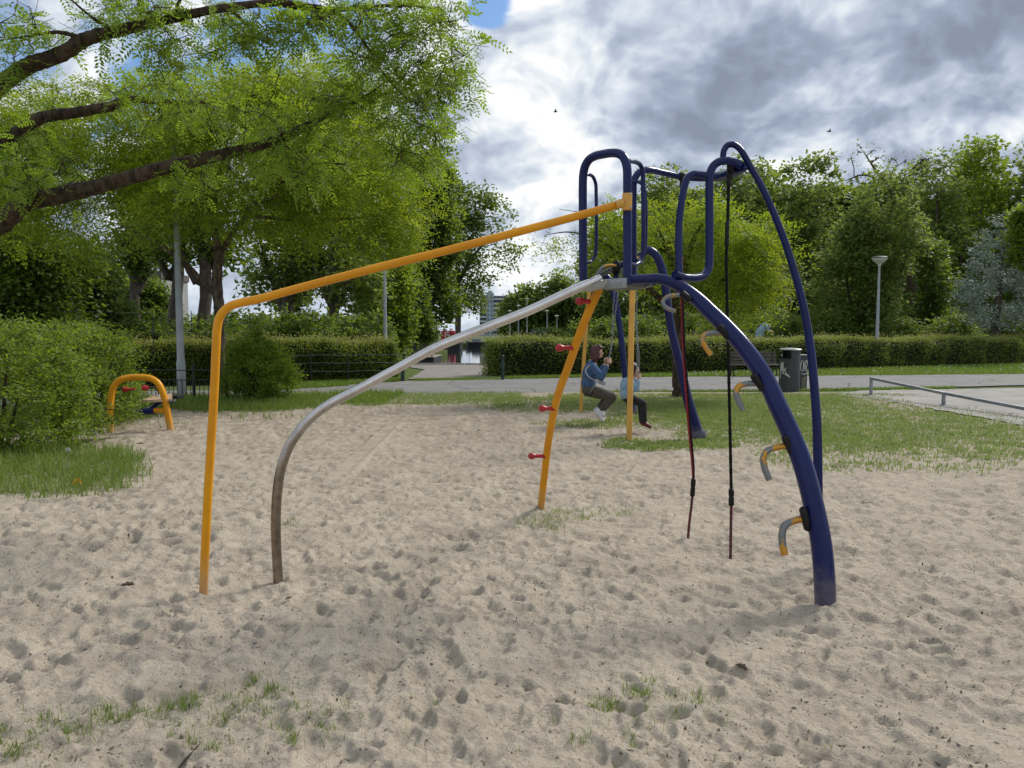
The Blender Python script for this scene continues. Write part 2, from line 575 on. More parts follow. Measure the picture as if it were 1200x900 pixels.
M_BARK_G = bark_mat('grey_bark', (0.12, 0.10, 0.085), (0.06, 0.05, 0.043))

# ------------------------------------------------------------------ noise on grids
def vnoise(nx, ny, cx, cy, r):
    gx, gy = int(nx / cx) + 3, int(ny / cy) + 3
    g = r.standard_normal((gy, gx))
    x = np.arange(nx) / cx; y = np.arange(ny) / cy
    xi, yi = x.astype(int), y.astype(int)
    fx, fy = x - xi, y - yi
    fx = fx * fx * (3 - 2 * fx); fy = fy * fy * (3 - 2 * fy)
    a = g[yi][:, xi]; b = g[yi][:, xi + 1]; c = g[yi + 1][:, xi]; d = g[yi + 1][:, xi + 1]
    fx = fx[None, :]; fy = fy[:, None]
    return (a * (1 - fx) + b * fx) * (1 - fy) + (c * (1 - fx) + d * fx) * fy


# ------------------------------------------------------------------ where turf grows (0 bare .. 1 dense)
TURF = [  # px, py, rx, ry, weight
    (900, 485, 170, 22, 0.8), (1050, 505, 150, 26, 0.8), (1160, 518, 90, 24, 0.7), (1000, 535, 110, 18, 0.42),
    (880, 505, 90, 16, 0.6), (800, 478, 60, 10, 0.9), (1120, 545, 80, 10, 0.3), (950, 470, 60, 8, 0.95),
    (770, 522, 62, 6, 0.9), (830, 520, 40, 7, 0.8), (735, 518, 25, 4, 0.7), (690, 497, 60, 5, 0.55), (760, 492, 30, 6, 0.6),
    (650, 474, 90, 10, 0.5), (560, 466, 130, 6, 0.72), (460, 468, 140, 7, 0.7), (700, 467, 90, 7, 0.6), (900, 462, 160, 5, 0.8),
    (640, 612, 34, 7, 0.55), (670, 606, 34, 6, 0.5), (655, 623, 22, 4, 0.3), (340, 613, 10, 4, 0.5), (720, 600, 50, 6, 0.2), (830, 598, 30, 6, 0.3),
    (60, 552, 104, 29, 0.9), (10, 566, 60, 16, 0.9), (130, 540, 36, 14, 0.9), (60, 480, 120, 22, 1.3),
    (270, 475, 85, 8, 1.2), (340, 474, 50, 5, 0.8), (225, 472, 40, 6, 1.2),
    (215, 838, 55, 12, 0.36), (250, 825, 50, 14, 0.36), (310, 802, 26, 9, 0.6), (150, 838, 40, 12, 0.30), (350, 838, 50, 12, 0.22), (395, 835, 14, 7, 0.55),
    (330, 858, 60, 14, 0.16), (60, 850, 60, 16, 0.2), (20, 880, 30, 10, 0.3), (230, 860, 40, 20, 0.14), (270, 845, 20, 10, 0.3),
    (708, 828, 16, 12, 0.42), (758, 812, 30, 10, 0.42), (752, 838, 14, 9, 0.3), (805, 828, 26, 14, 0.16), (858, 836, 8, 6, 0.25), (876, 884, 14, 12, 0.5), (515, 826, 16, 8, 0.22), (430, 820, 20, 8, 0.2), (700, 860, 60, 20, 0.06), (968, 876, 6, 5, 0.3),
    (200, 500, 40, 5, 0.1), (300, 490, 50, 4, 0.1), (20, 600, 20, 8, 0.1),
]


def turf(X, Y):
    px, py = to_px(X, Y, 0.0)
    t = np.zeros_like(px)
    for cx, cy, rx, ry, wgt in TURF:
        q = ((px - cx) / rx) ** 2 + ((py - cy) / ry) ** 2
        t = np.maximum(t, wgt * np.clip(1.45 - q, 0, 1))
    return t


# ------------------------------------------------------------------ sand relief
RX0, RX1, RY0, RY1, RC = -10.0, 10.0, 0.8, 21.2, 0.015
NX, NY = int((RX1 - RX0) / RC), int((RY1 - RY0) / RC)
r2 = np.random.default_rng(11)
H = 0.014 * vnoise(NX, NY, 70, 70, r2) + 0.008 * vnoise(NX, NY, 26, 26, r2)
xs = RX0 + np.arange(NX) * RC; ys = RY0 + np.arange(NY) * RC


def stamp(cx, cy, L, Wd, ang, depth, rim, flat=2.0):
    rr = max(L, Wd) * 1.9
    i0, i1 = max(0, int((cx - rr - RX0) / RC)), min(NX, int((cx + rr - RX0) / RC) + 1)
    j0, j1 = max(0, int((cy - rr - RY0) / RC)), min(NY, int((cy + rr - RY0) / RC) + 1)
    if i1 - i0 < 2 or j1 - j0 < 2: return
    x = xs[i0:i1][None, :] - cx; y = ys[j0:j1][:, None] - cy
    c, s = math.cos(ang), math.sin(ang)
    q = ((x * c + y * s) / L) ** 2 + ((-x * s + y * c) / Wd) ** 2
    rad = np.sqrt(q)
    f = -depth * np.exp(-q ** flat * 0.9) + rim * np.exp(-((rad - 1.22) / 0.22) ** 2)
    inner = np.exp(-q ** flat * 0.9)
    old = H[j0:j1, i0:i1]
    H[j0:j1, i0:i1] = old * (1 - 0.72 * inner) + f * (0.75 + 0.25 * np.sin(3 * np.arctan2(y, x) + ang))


for k in range(23000):
    cx, cy = r2.uniform(-9.5, 9.5), 0.8 + 17.5 * r2.uniform() ** 1.05
    if abs(cx) > cy * 0.78 + 0.8: continue
    a = r2.uniform(0, math.pi)
    if r2.uniform() < 0.62:
        s = r2.uniform(0.45, 0.88)
        stamp(cx, cy, 0.135 * s, 0.062 * s, a, r2.uniform(0.016, 0.046), r2.uniform(0.010, 0.024))
    else:
        s = r2.uniform(0.04, 0.10)
        stamp(cx, cy, s * 1.25, s, a, r2.uniform(0.012, 0.042), r2.uniform(0.004, 0.014), 1.6)
# crests and small scuffs
rg = np.abs(vnoise(NX, NY, 17, 13, r2)); H += 0.010 * np.exp(-(rg / 0.22) ** 2) * (vnoise(NX, NY, 40, 40, r2) > -0.3)
H += 0.0045 * vnoise(NX, NY, 8, 8, r2) + 0.0036 * vnoise(NX, NY, 4.3, 4.3, r2) + 0.0024 * vnoise(NX, NY, 2.1, 2.1, r2)
for k in range(9000):
    cx, cy = r2.uniform(-9, 9), 0.8 + 14 * r2.uniform()
    if abs(cx) > cy * 0.75 + 0.8: continue
    i_, j_ = int((cx - RX0) / RC), int((cy - RY0) / RC); H[j_:j_ + 2, i_:i_ + 2] += r2.uniform(0.004, 0.012)
# smooth drag track in the sand
ta, tb = G(398, 556), G(462, 496)
for k in range(160):
    f = k / 159
    p = ta + (tb - ta) * f
    i, j = int((p[0] - RX0) / RC), int((p[1] - RY0) / RC)
    H[j - 5:j + 6, i - 7:i + 8] = H[j - 5:j + 6, i - 7:i + 8] * 0.6 + 0.4 * 0.016
    H[j - 5:j + 6, i + 8:i + 12] = H[j - 5:j + 6, i + 8:i + 12] * 0.8 + 0.2 * 0.045


def sand_raw(X, Y):
    fx = np.clip((np.asarray(X) - RX0) / RC, 0, NX - 1.01); fy = np.clip((np.asarray(Y) - RY0) / RC, 0, NY - 1.01)
    i, j = fx.astype(int), fy.astype(int); u, v = fx - i, fy - j
    return (H[j, i] * (1 - u) + H[j, i + 1] * u) * (1 - v) + (H[j + 1, i] * (1 - u) + H[j + 1, i + 1] * u) * v


HOLLOWS = [(*G(238, 697)[:2], 0.32, 0.035), (*G(326, 683)[:2], 0.34, 0.035), (*G(966, 714)[:2], 0.38, 0.04), (*G(806, 636)[:2], 0.3, 0.03), (*G(856, 656)[:2], 0.3, 0.03)]
MOUNDS = [(*G(238, 697)[:2], 0.12, 0.03), (*G(326, 683)[:2], 0.14, 0.03), (*G(633, 603)[:2], 0.25, 0.05), (*G(966, 714)[:2], 0.19, 0.045)]


def sand_z(X, Y, tf=None):
    X = np.asarray(X, float); Y = np.asarray(Y, float)
    if tf is None: tf = turf(X, Y)
    inr = np.clip((10.0 - np.abs(X)) / 1.5, 0, 1)
    z = sand_raw(X, Y) * (1 - 0.6 * np.clip(tf, 0, 1)) * (0.15 + 0.85 * inr) * np.clip((20.6 - Y) / 2.2, 0.1, 1)
    for mx, my, mr, mh in MOUNDS:
        z = z + mh * np.exp(-((X - mx) ** 2 + (Y - my) ** 2) / (mr * mr))
    for mx, my, mr, mh in HOLLOWS:
        z = z - mh * np.exp(-(((X - mx) ** 2 + (Y - my) ** 2) / (mr * mr)))
    return z


NU, NV = 670, 630
yv = 1.25 * (20.75 / 1.25) ** (np.linspace(0, 1, NV))
uu = np.linspace(-1, 1, NU)
uu = uu * (0.72 + 0.28 * np.abs(uu))
YY = np.repeat(yv[:, None], NU, 1); XX = uu[None, :] * (YY * 0.84 + 1.0)
TF = turf(XX, YY)
ZZ = sand_z(XX, YY, TF)
i = np.arange(NV - 1)[:, None] * NU; j = np.arange(NU - 1)[None, :]
F = np.stack([i + j, i + j + 1, i + NU + j + 1, i + NU + j], -1).reshape(-1, 4)
mb = MB().add(np.stack([XX, YY, ZZ], -1).reshape(-1, 3), F)

# sand material: pale dry grains, darker crumbs of litter, soil where the turf attribute says so
M_SAND, t, out = mat_new('dry_sand')
tcn = t.node('ShaderNodeTexCoord'); v = tcn.outputs['Object']
att = t.node('ShaderNodeAttribute', attribute_name='turf')
tf = att.outputs['Fac']
n1 = t.noise(v, 2.2, 5, 0.6); n2 = t.noise(v, 60, 5, 0.7); n3 = t.noise(v, 16, 7, 0.7)
c = t.mix(t.step(n1, 0.35, 0.7), (0.485, 0.425, 0.34), (0.40, 0.35, 0.28))
c = t.mix(t.math('MULTIPLY', t.step(n2, 0.47, 0.70), 0.55), c, (0.25, 0.205, 0.16))
c = t.mix(t.math('MULTIPLY', t.step(t.noise(v, 210, 3, 0.6), 0.52, 0.66), 0.45), c, (0.20, 0.165, 0.13))
vor = t.node('ShaderNodeTexVoronoi'); t.l.new(v, vor.inputs['Vector']); vor.inputs['Scale'].default_value = 34
crumb = t.math('MULTIPLY', t.step(t.math('MULTIPLY', vor.outputs['Distance'], -1.0), -0.34, -0.12), t.step(n3, 0.50, 0.62))
c = t.mix(t.math('MULTIPLY', crumb, 0.85), c, (0.06, 0.045, 0.035))
dirt = t.step(t.noise(v, 1.1, 9, 0.74), 0.50, 0.68)
c = t.mix(t.math('MULTIPLY', dirt, 0.5), c, (0.27, 0.23, 0.185))
sepv = t.node('ShaderNodeSeparateXYZ'); t.l.new(v, sepv.inputs[0])
far = t.math('MULTIPLY', t.step(sepv.outputs[1], 5.5, 15.0), t.math('ADD', 0.22, t.math('MULTIPLY', t.step(t.noise(v, 2.3, 9, 0.75), 0.40, 0.62), 0.7)))
c = t.mix(far, c, (0.27, 0.225, 0.17))
edge = t.math('ADD', tf, t.math('MULTIPLY', t.math('SUBTRACT', t.noise(v, 2.2, 9, 0.75), 0.5), 2.4))
soil = t.mix(t.step(t.noise(v, 7, 5, 0.6), 0.4, 0.65), (0.15, 0.16, 0.06), (0.29, 0.26, 0.16))
c = t.mix(t.math('MULTIPLY', t.step(edge, 0.30, 0.95), 0.85), c, soil)
b = t.node('ShaderNodeBsdfPrincipled'); t.l.new(c, b.inputs['Base Color'])
b.inputs['Roughness'].default_value = 0.95; b.inputs['Specular IOR Level'].default_value = 0.15
bn = t.node('ShaderNodeBump'); bn.inputs['Distance'].default_value = 0.020; bn.inputs['Strength'].default_value = 1.0
t.l.new(t.math('ADD', t.noise(v, 40, 6, 0.7), t.math('MULTIPLY', t.noise(v, 11, 4, 0.6), 1.2)), bn.inputs['Height']); t.l.new(bn.outputs[0], b.inputs['Normal'])
t.l.new(b.outputs[0], out.inputs[0])
sand = mb.build('sand', M_SAND, sharp=0)
sand['kind'] = 'structure'
a = sand.data.attributes.new('turf', 'FLOAT', 'POINT'); a.data.foreach_set('value', (TF * np.clip((YY - 4.5) / 2.5, 0.12, 1)).reshape(-1).astype(np.float32))

# ------------------------------------------------------------------ ground sheet with the canal basin and sand pit let into it
e = 0.02
gx = np.unique(np.concatenate([np.linspace(-60, 60, 121), [-6.2 - e, -6.2 + e, -16 - e, -16 + e, 9 - e, 9 + e], -np.geomspace(60, 4000, 16), np.geomspace(60, 4000, 16)]))
gy = np.unique(np.concatenate([np.linspace(-12, 130, 143), [39.0 - e, 39.0 + e, 74 - e, 74 + e, 115 - e, 115 + e], -np.geomspace(12, 4000, 14), np.geomspace(130, 4000, 16)]))
GX, GY = np.meshgrid(gx, gy)
GZ = np.full_like(GX, -0.03)
GZ[(GY > 1.8) & (GY < 20.2) & (np.abs(GX) < GY * 0.84 + 0.2)] = -0.30
canal = ((GX > -6.2) & (GX < 9) & (GY > 39) & (GY < 115)) | ((GX > -16) & (GX < 9) & (GY > 74) & (GY < 115))
GZ[canal] = -2.4
nx, ny = len(gx), len(gy)
i = np.arange(ny - 1)[:, None] * nx; j = np.arange(nx - 1)[None, :]
F = np.stack([i + j, i + j + 1, i + nx + j + 1, i + nx + j], -1).reshape(-1, 4)
M_GROUND, t, out = mat_new('grassy_ground')
tcn = t.node('ShaderNodeTexCoord'); v = tcn.outputs['Object']
c = t.mix(t.step(t.noise(v, 1.2, 6, 0.65), 0.4, 0.65), (0.075, 0.115, 0.028), (0.12, 0.135, 0.045))
c = t.mix(t.math('MULTIPLY', t.step(t.noise(v, 0.8, 7, 0.7), 0.56, 0.72), 0.8), c, (0.22, 0.19, 0.12))
sepv = t.node('ShaderNodeSeparateXYZ'); t.l.new(v, sepv.inputs[0])
c = t.mix(t.step(sepv.outputs[1], 2.4, 1.4), c, (0.42, 0.355, 0.28))
b = t.node('ShaderNodeBsdfPrincipled'); t.l.new(c, b.inputs['Base Color']); b.inputs['Roughness'].default_value = 0.95
b.inputs['Specular IOR Level'].default_value = 0.1
bn = t.node('ShaderNodeBump'); bn.inputs['Distance'].default_value = 0.04
t.l.new(t.noise(v, 14, 6, 0.7), bn.inputs['Height']); t.l.new(bn.outputs[0], b.inputs['Normal'])
t.l.new(b.outputs[0], out.inputs[0])
g = MB().add(np.stack([GX, GY, GZ], -1).reshape(-1, 3), F).build('ground', M_GROUND, smooth=False)
g['kind'] = 'structure'

# water in the basin
M_WATER, t, out = mat_new('canal_water')
b = t.node('ShaderNodeBsdfPrincipled'); b.inputs['Base Color'].default_value = (0.02, 0.03, 0.028, 1); b.inputs['Roughness'].default_value = 0.04
b.inputs['IOR'].default_value = 1.33
tcn = t.node('ShaderNodeTexCoord'); bn = t.node('ShaderNodeBump'); bn.inputs['Distance'].default_value = 0.004
mp = t.node('ShaderNodeMapping'); mp.inputs['Scale'].default_value = (0.5, 1.6, 1); t.l.new(tcn.outputs['Object'], mp.inputs[0])
t.l.new(t.noise(mp.outputs[0], 1.2, 3), bn.inputs['Height']); t.l.new(bn.outputs[0], b.inputs['Normal']); t.l.new(b.outputs[0], out.inputs[0])
wt = MB().add([(-16.01, 38.99, -0.55), (9.01, 38.99, -0.55), (9.01, 115.01, -0.55), (-16.01, 115.01, -0.55)], [[0, 1, 2, 3]]).build('water', M_WATER, smooth=False)
wt['kind'] = 'structure'


# paths: polygons drawn on the ground, sheets a few millimetres above each other
def sheet(name, poly, z, mat, sub=0.5, wob=0.05, seed=1):
    """flat sheet with a slightly ragged outline"""
    rr = np.random.default_rng(seed)
    pts = []
    n = len(poly)
    for k in range(n):
        a, b_ = np.array(poly[k][:2]), np.array(poly[(k + 1) % n][:2])
        m = max(1, min(90, int(np.linalg.norm(b_ - a) / sub)))
        for q in range(m):
            p = a + (b_ - a) * q / m
            if q: p = p + rr.normal(0, wob, 2)
            pts.append(p)
    o = MB()
    o.ng.append(list(range(len(pts))))
    o.v.append(np.array([(p[0], p[1], z) for p in pts])); o.c = len(pts)
    ob = o.build(name, mat, smooth=False)
    ob['kind'] = 'structure'
    return ob


PATH_NEAR = [(-40, 13.2), tuple(G(250, 474)[:2]), tuple(G(340, 468)[:2]), tuple(G(480, 461.5)[:2]), tuple(G(640, 460)[:2]), tuple(G(960, 456.5)[:2]), tuple(G(1200, 451.5)[:2]), (45, 29.5)]
PATH_FAR = [(45, 41), tuple(G(1200, 438.5)[:2]), tuple(G(960, 440.5)[:2]), tuple(G(700, 442.5)[:2]), tuple(G(590, 444.5)[:2]), tuple(G(470, 447)[:2]), tuple(G(340, 457)[:2]), (-40, 17.5)]
path = sheet('asphalt_path', PATH_NEAR + PATH_FAR, 0.006, M_ASPHALT, 0.4, 0.07, 3)
quay = sheet('quay_path', [tuple(G(478, 444)[:2]), tuple(G(592, 443)[:2]), tuple(G(574, 432)[:2]), (4.0, 36.0), (9.0, 38.98), (-6.19, 38.98), tuple(G(498, 433)[:2])], 0.002, surf('brick_grit_path', (0.24, 0.215, 0.19), (0.18, 0.165, 0.15), 2.0, 0.9, 0, 0.006, 40), 0.4, 0.03, 5)
pad = sheet('concrete_pad', [tuple(G(974, 463)[:2]), tuple(G(1040, 470)[:2]), tuple(G(1110, 482)[:2]), tuple(G(1200, 499)[:2]), (17.0, 12.0), (30, 14), (30, 22.5), tuple(G(1200, 455)[:2]), tuple(G(1010, 458)[:2])], 0.012, M_CONC, 0.25, 0.05, 7)
# slab joints and edging along the quay
kb = MB(); 
for k in range(16):
    box(kb, (-6.2 + 0.47 + k * 0.95, 38.86, 0.02), (0.92, 0.28, 0.10), bevel=0.012)
kerb = kb.build('quay_kerb', M_CONC); kerb['kind'] = 'structure'


# ------------------------------------------------------------------ foliage
def norm(a): return a / np.maximum(np.linalg.norm(a, axis=-1, keepdims=True), 1e-9)


def leaves(mb, P, L, ratio=0.5, up=0.6, r=None, out=None, droop=0.25):
    """rhombic leaves at points P, length L (scalar or array)"""
    n = len(P)
    if n == 0: return mb
    r = r or rng
    L = np.broadcast_to(L, (n,)) * r.uniform(0.65, 1.3, n)
    a = r.standard_normal((n, 3)); a[:, 2] = a[:, 2] * 0.5 - droop
    if out is not None: a = a + out * 0.9
    a = norm(a)
    nn = r.standard_normal((n, 3)) * 0.8; nn[:, 2] = np.abs(nn[:, 2]) + up
    b = norm(np.cross(a, nn)); c = np.cross(a, b)
    Lc = L[:, None]
    fold = c * (Lc * ratio * 0.16)
    v0 = P; v1 = P + a * Lc * 0.5 + b * Lc * ratio * 0.5 + fold; v2 = P + a * Lc; v3 = P + a * Lc * 0.5 - b * Lc * ratio * 0.5 + fold
    V = np.stack([v0, v1, v2, v3], 1).reshape(-1, 3)
    F = np.arange(n * 4).reshape(-1, 4)
    return mb.add(V, F)


def pinnate(mb, P, Dr, L, pairs=5, leaf=0.045, ratio=0.38, r=None):
    """compound leaves: rachis from P along Dr with leaflets in pairs"""
    r = r or rng
    n = len(P)
    if n == 0: return mb
    Dr = norm(Dr)
    upv = r.standard_normal((n, 3)) * 0.5; upv[:, 2] += 1.0
    S = norm(np.cross(Dr, upv)); U = np.cross(S, Dr)
    L = np.broadcast_to(L, (n,)) * r.uniform(0.7, 1.2, n)
    ll = leaf * r.uniform(0.75, 1.25, n)
    for k in range(pairs):
        f = (k + 0.9) / (pairs + 0.3)
        base = P + Dr * (L * f)[:, None]; base[:, 2] -= 0.30 * L * f * f
        for sgn in (-1, 1):
            d = norm(S * sgn * 0.95 + Dr * 0.45 + r.standard_normal((n, 3)) * 0.12 - np.array([0, 0, 0.12]))
            wv = norm(np.cross(d, U))
            le = (ll * (1.0 - 0.35 * abs(f - 0.55)))[:, None]
            V = np.stack([base, base + d * le * 0.5 + wv * le * ratio * 0.5, base + d * le, base + d * le * 0.5 - wv * le * ratio * 0.5], 1).reshape(-1, 3)
            mb.add(V, np.arange(n * 4).reshape(-1, 4))
    base = P + Dr * L[:, None]; base[:, 2] -= 0.30 * L
    wv = S; le = ll[:, None]
    V = np.stack([base, base + Dr * le * 0.5 + wv * le * ratio * 0.5, base + Dr * le, base + Dr * le * 0.5 - wv * le * ratio * 0.5], 1).reshape(-1, 3)
    mb.add(V, np.arange(n * 4).reshape(-1, 4))
    return mb


def crown_clumps(lobes, n, r, shell=0.45):
    """clump centres spread through a union of ellipsoid lobes; lobes: (cx,cy,cz, rx,ry,rz)"""
    lobes = np.asarray(lobes, float)
    vol = lobes[:, 3] * lobes[:, 4] * lobes[:, 5]
    pick = r.choice(len(lobes), n, p=vol / vol.sum())
    d = norm(r.standard_normal((n, 3)))
    rad = shell + (1 - shell) * r.uniform(0, 1, n) ** 0.6
    return lobes[pick, :3] + d * rad[:, None] * lobes[pick, 3:]


def branch_out(mb, skel, clumps, r, r_tip=0.006, twigs=0, k0=0.32, bend=0.25):
    """grow branches from the skeleton points (x,y,z,r) to every clump, nearest first"""
    S = [np.asarray(skel, float)]
    allp = S[0]
    order = np.argsort(np.min(np.linalg.norm(clumps[:, None, :] - allp[None, ::3, :3], axis=2), axis=1))
    for o in order:
        c = clumps[o]
        dv = c - allp[:, :3]
        d = np.linalg.norm(dv, axis=1) + 0.6 * np.maximum(allp[:, 2] - c[2], 0)
        q = allp[np.argmin(d)]
        ln = np.linalg.norm(c - q[:3])
        if ln < 0.05: continue
        ra = min(q[3] * 0.75, r_tip + ln * 0.012 * (k0 / 0.32))
        mid = (q[:3] + c) / 2 + r.standard_normal(3) * ln * 0.10 + np.array([0, 0, bend * ln * 0.3])
        tt = np.linspace(0, 1, max(4, int(ln / 0.35) + 3))[:, None]
        pts = (1 - tt) ** 2 * q[:3] + 2 * tt * (1 - tt) * mid + tt ** 2 * c
        pts[1:-1] += r.standard_normal((len(pts) - 2, 3)) * ln * 0.018
        rad = ra + (r_tip - ra) * tt[:, 0]
        sweep(mb, pts, rad, 4 if ra < 0.03 else 6, caps=False)
        allp = np.vstack([allp, np.column_stack([pts[1:], rad[1:]])])
        for _ in range(twigs):
            k = r.integers(max(1, len(pts) // 2), len(pts))
            e_ = pts[k] + norm(r.standard_normal(3) + 0.5 * norm(c - q[:3])) * r.uniform(0.12, 0.30)
            m_ = (pts[k] + e_) / 2 + r.standard_normal(3) * 0.05
            sweep(mb, np.array([pts[k], m_, e_]), np.array([r_tip, r_tip * 0.7, r_tip * 0.4]), 4, caps=False)
    return allp


def tree(name, label, base, limbs, lobes, n_clumps, per, clump_r, leaf, lmat, bark, kind='simple', group=None, seed=1, shell=0.45, flat=0.65, twigs=0, branches=True, leaf_ratio=0.55, cat='tree', extra_clumps=None, trunk_n=12, pairs=5, r_tip=0.006):
    r = np.random.default_rng(seed)
    root = thing(name, label, cat, base, group)
    tm = MB(); skel = []
    for pts, rad in limbs:
        p, q = catmull(pts, rad, 6)
        p = p + np.column_stack([vn(len(p), r), vn(len(p), r), np.zeros(len(p))]) * (q * 0.25)[:, None]
        sweep(tm, p, q, trunk_n, caps=True, wob=0.05)
        skel.append(np.column_stack([p, q]))
    skel = np.vstack(skel)
    C = crown_clumps(lobes, n_clumps, r, shell)
    if extra_clumps is not None: C = np.vstack([C, extra_clumps])
    bm_ = MB()
    sk = skel[skel[:, 2] > skel[:, 2].min() + 0.3 * (skel[:, 2].max() - skel[:, 2].min())]
    if branches: branch_out(bm_, sk if len(sk) else skel, C, r, r_tip, twigs=twigs)
    tm.build('trunk', bark, root, sharp=0)
    if branches: bm_.build('branches', bark, root, sharp=0)['kind'] = 'stuff'
    n = len(C) * per
    idx = np.repeat(np.arange(len(C)), per)
    g_ = norm(r.standard_normal((n, 3))) * (r.uniform(0, 1, n) ** 0.5)[:, None]
    cr_ = clump_r * r.uniform(0.65, 1.35, len(C))[idx][:, None]
    P = C[idx] + g_ * cr_ * np.array([1, 1, flat])
    lm_ = MB()
    if kind == 'simple':
        leaves(lm_, P, leaf, leaf_ratio, 0.6, r, out=g_)
    else:
        dr = g_ + r.standard_normal((n, 3)) * 0.5; dr[:, 2] *= 0.5
        pinnate(lm_, P, dr, leaf * 4.6, pairs, leaf, 0.36, r)
    lm_.build('crown', lmat, root, smooth=False)
    return root


def vn(n, r):
    x = np.cumsum(r.standard_normal(n)) * 0.3
    return x - np.linspace(x[0], x[-1], n)


def lobe(px, py, Y, rx, ry, depth=None):
    c = W(px, py, Y); s = Y / FPX
    return (c[0], c[1], c[2], rx * s, depth if depth else rx * s, ry * s)


LF_LOCUST = leaf_mat('locust_leaf', (0.11, 0.18, 0.014), (0.20, 0.26, 0.025), (0.44, 0.56, 0.03), 0.7, 0.52)
LF_NEAR = leaf_mat('near_locust_leaf', (0.085, 0.16, 0.018), (0.15, 0.22, 0.028), (0.34, 0.50, 0.035), 0.9, 0.5)
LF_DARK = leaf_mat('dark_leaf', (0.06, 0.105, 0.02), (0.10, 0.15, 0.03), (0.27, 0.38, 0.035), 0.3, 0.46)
LF_MID = leaf_mat('mid_green_leaf', (0.09, 0.14, 0.035), (0.13, 0.18, 0.05), (0.34, 0.44, 0.08), 0.3, 0.52)
LF_FRESH = leaf_mat('fresh_leaf', (0.095, 0.165, 0.018), (0.16, 0.22, 0.03), (0.36, 0.50, 0.035), 0.3, 0.48)
LF_BLUE = leaf_mat('silver_leaf', (0.20, 0.26, 0.22), (0.34, 0.40, 0.36), (0.24, 0.32, 0.24), 0.5, 0.25)
LF_HEDGE = leaf_mat('hedge_leaf', (0.10, 0.15, 0.025), (0.17, 0.20, 0.045), (0.42, 0.52, 0.055), 1.2, 0.35)
LF_SHOOT = leaf_mat('hedge_shoot_leaf', (0.19, 0.22, 0.05), (0.32, 0.26, 0.10), (0.44, 0.48, 0.10), 0.8, 0.4)
LF_BUSH = leaf_mat('bush_leaf', (0.095, 0.16, 0.02), (0.16, 0.215, 0.035), (0.38, 0.52, 0.035), 1.1, 0.42)
M_GRASS = leaf_mat('grass_blade', (0.10, 0.17, 0.025), (0.20, 0.26, 0.06), (0.28, 0.40, 0.05), 0.8, 0.35)
M_GRASS_DRY = leaf_mat('meadow_blade', (0.14, 0.21, 0.05), (0.29, 0.31, 0.13), (0.34, 0.46, 0.11), 1.0, 0.35)
M_CORE = surf('twiggy_core', (0.020, 0.024, 0.012), (0.012, 0.014, 0.008), 8, 0.95, 0, 0.05, 20, spec=0.1)

# ================================================================== CLIMBING FRAME
def pxpath(rows):
    return np.array([W(*q) for q in rows])


frame = thing('playground_climber', 'large blue yellow and steel climbing frame standing in the sand', 'climbing frame', (*G(700, 640)[:2], 0))


def ftube(name, rows, rad, mat, parent=frame, n=16, sub=6, down=None):
    p = pxpath(rows)
    if down is not None:
        q = p[-1].copy(); q[2] = -down; p = np.vstack([p, q])
        rad = rad if np.isscalar(rad) else list(rad) + [rad[-1]]
    m = MB(); tube(m, p, rad, n, sub)
    return m.build(name, mat, parent)


# gate hoop at the top of the slide
yr, yl = 5.15, 5.45
def gy_(px): return yr + (735 - px) / 52 * (yl - yr)
rows = [(735, 333), (735.3, 290), (735.3, 240), (735.3, 212), (735, 199), (733.4, 190), (729.8, 183.2), (724, 179.8), (715, 179.4), (706, 180.8), (697.5, 182.8), (690.5, 187), (685.8, 194.5), (683.6, 204), (683, 217), (683, 240), (683.3, 290), (683.5, 331)]
ftube('gate_hoop', [(a, b, gy_(a)) for a, b in rows], 0.0295, M_BLUE)
gate = [o for o in frame.children if o.name.startswith('gate_hoop')][0]
ftube('grab_handle', [(685, 205.5, 5.46), (690, 204.5, 5.52), (695, 207.5, 5.58), (698, 215, 5.60), (698.6, 226, 5.6), (698.6, 288, 5.6), (697.5, 299, 5.6), (693, 306, 5.57), (685, 308, 5.47)], 0.0125, M_BLUE, gate, 10)
ftube('grab_handle', [(737, 189, 5.17), (744, 189.5, 5.25), (750, 193, 5.32), (753.3, 201, 5.35), (753.6, 214, 5.36), (753.6, 292, 5.36), (752, 303, 5.35), (746, 310, 5.28), (737, 309.5, 5.19)], 0.0155, M_BLUE, gate, 10)

# handrail
rows = [(728, 238.6, 5.12), (690, 249.5, 5.08), (620, 268.3, 5.0), (520, 294.5, 4.9), (451, 311.5, 4.83), (400, 324.6, 4.79), (340, 340.5, 4.74), (304, 350.3, 4.72), (284, 354.4, 4.71), (271, 358.2, 4.7), (262.5, 364.5, 4.70), (257, 373, 4.70), (254.4, 385, 4.70), (253.5, 400, 4.70), (251.2, 455, 4.70), (247, 525, 4.70), (242.7, 600, 4.70), (238.6, 696, 4.70)]
hr = ftube('handrail', rows, 0.0262, M_YELLOW, down=0.25)
c = W(735, 236.5, 5.10)
m = MB(); box(m, c, (0.062, 0.058, 0.108), Matrix.Rotation(R(-10), 4, 'Z'), 0.005)
lathe(m, [(0.030, 0), (0.031, 0.02), (0.027, 0.05)], W(730.5, 238, 5.09), (-0.95, -0.05, -0.26), 16)
pl = m.build('mounting_plate', M_YELLOW_OLD, hr)
for dx, dz in ((0.02, 0.042), (0.02, -0.042)):
    m = MB(); lathe(m, [(0.0065, 0), (0.0065, 0.005), (0.004, 0.007)], c + np.array([dx, -0.030, dz]), (0.17, -1, 0), 8)
    m.build('bolt', M_GALV, hr)

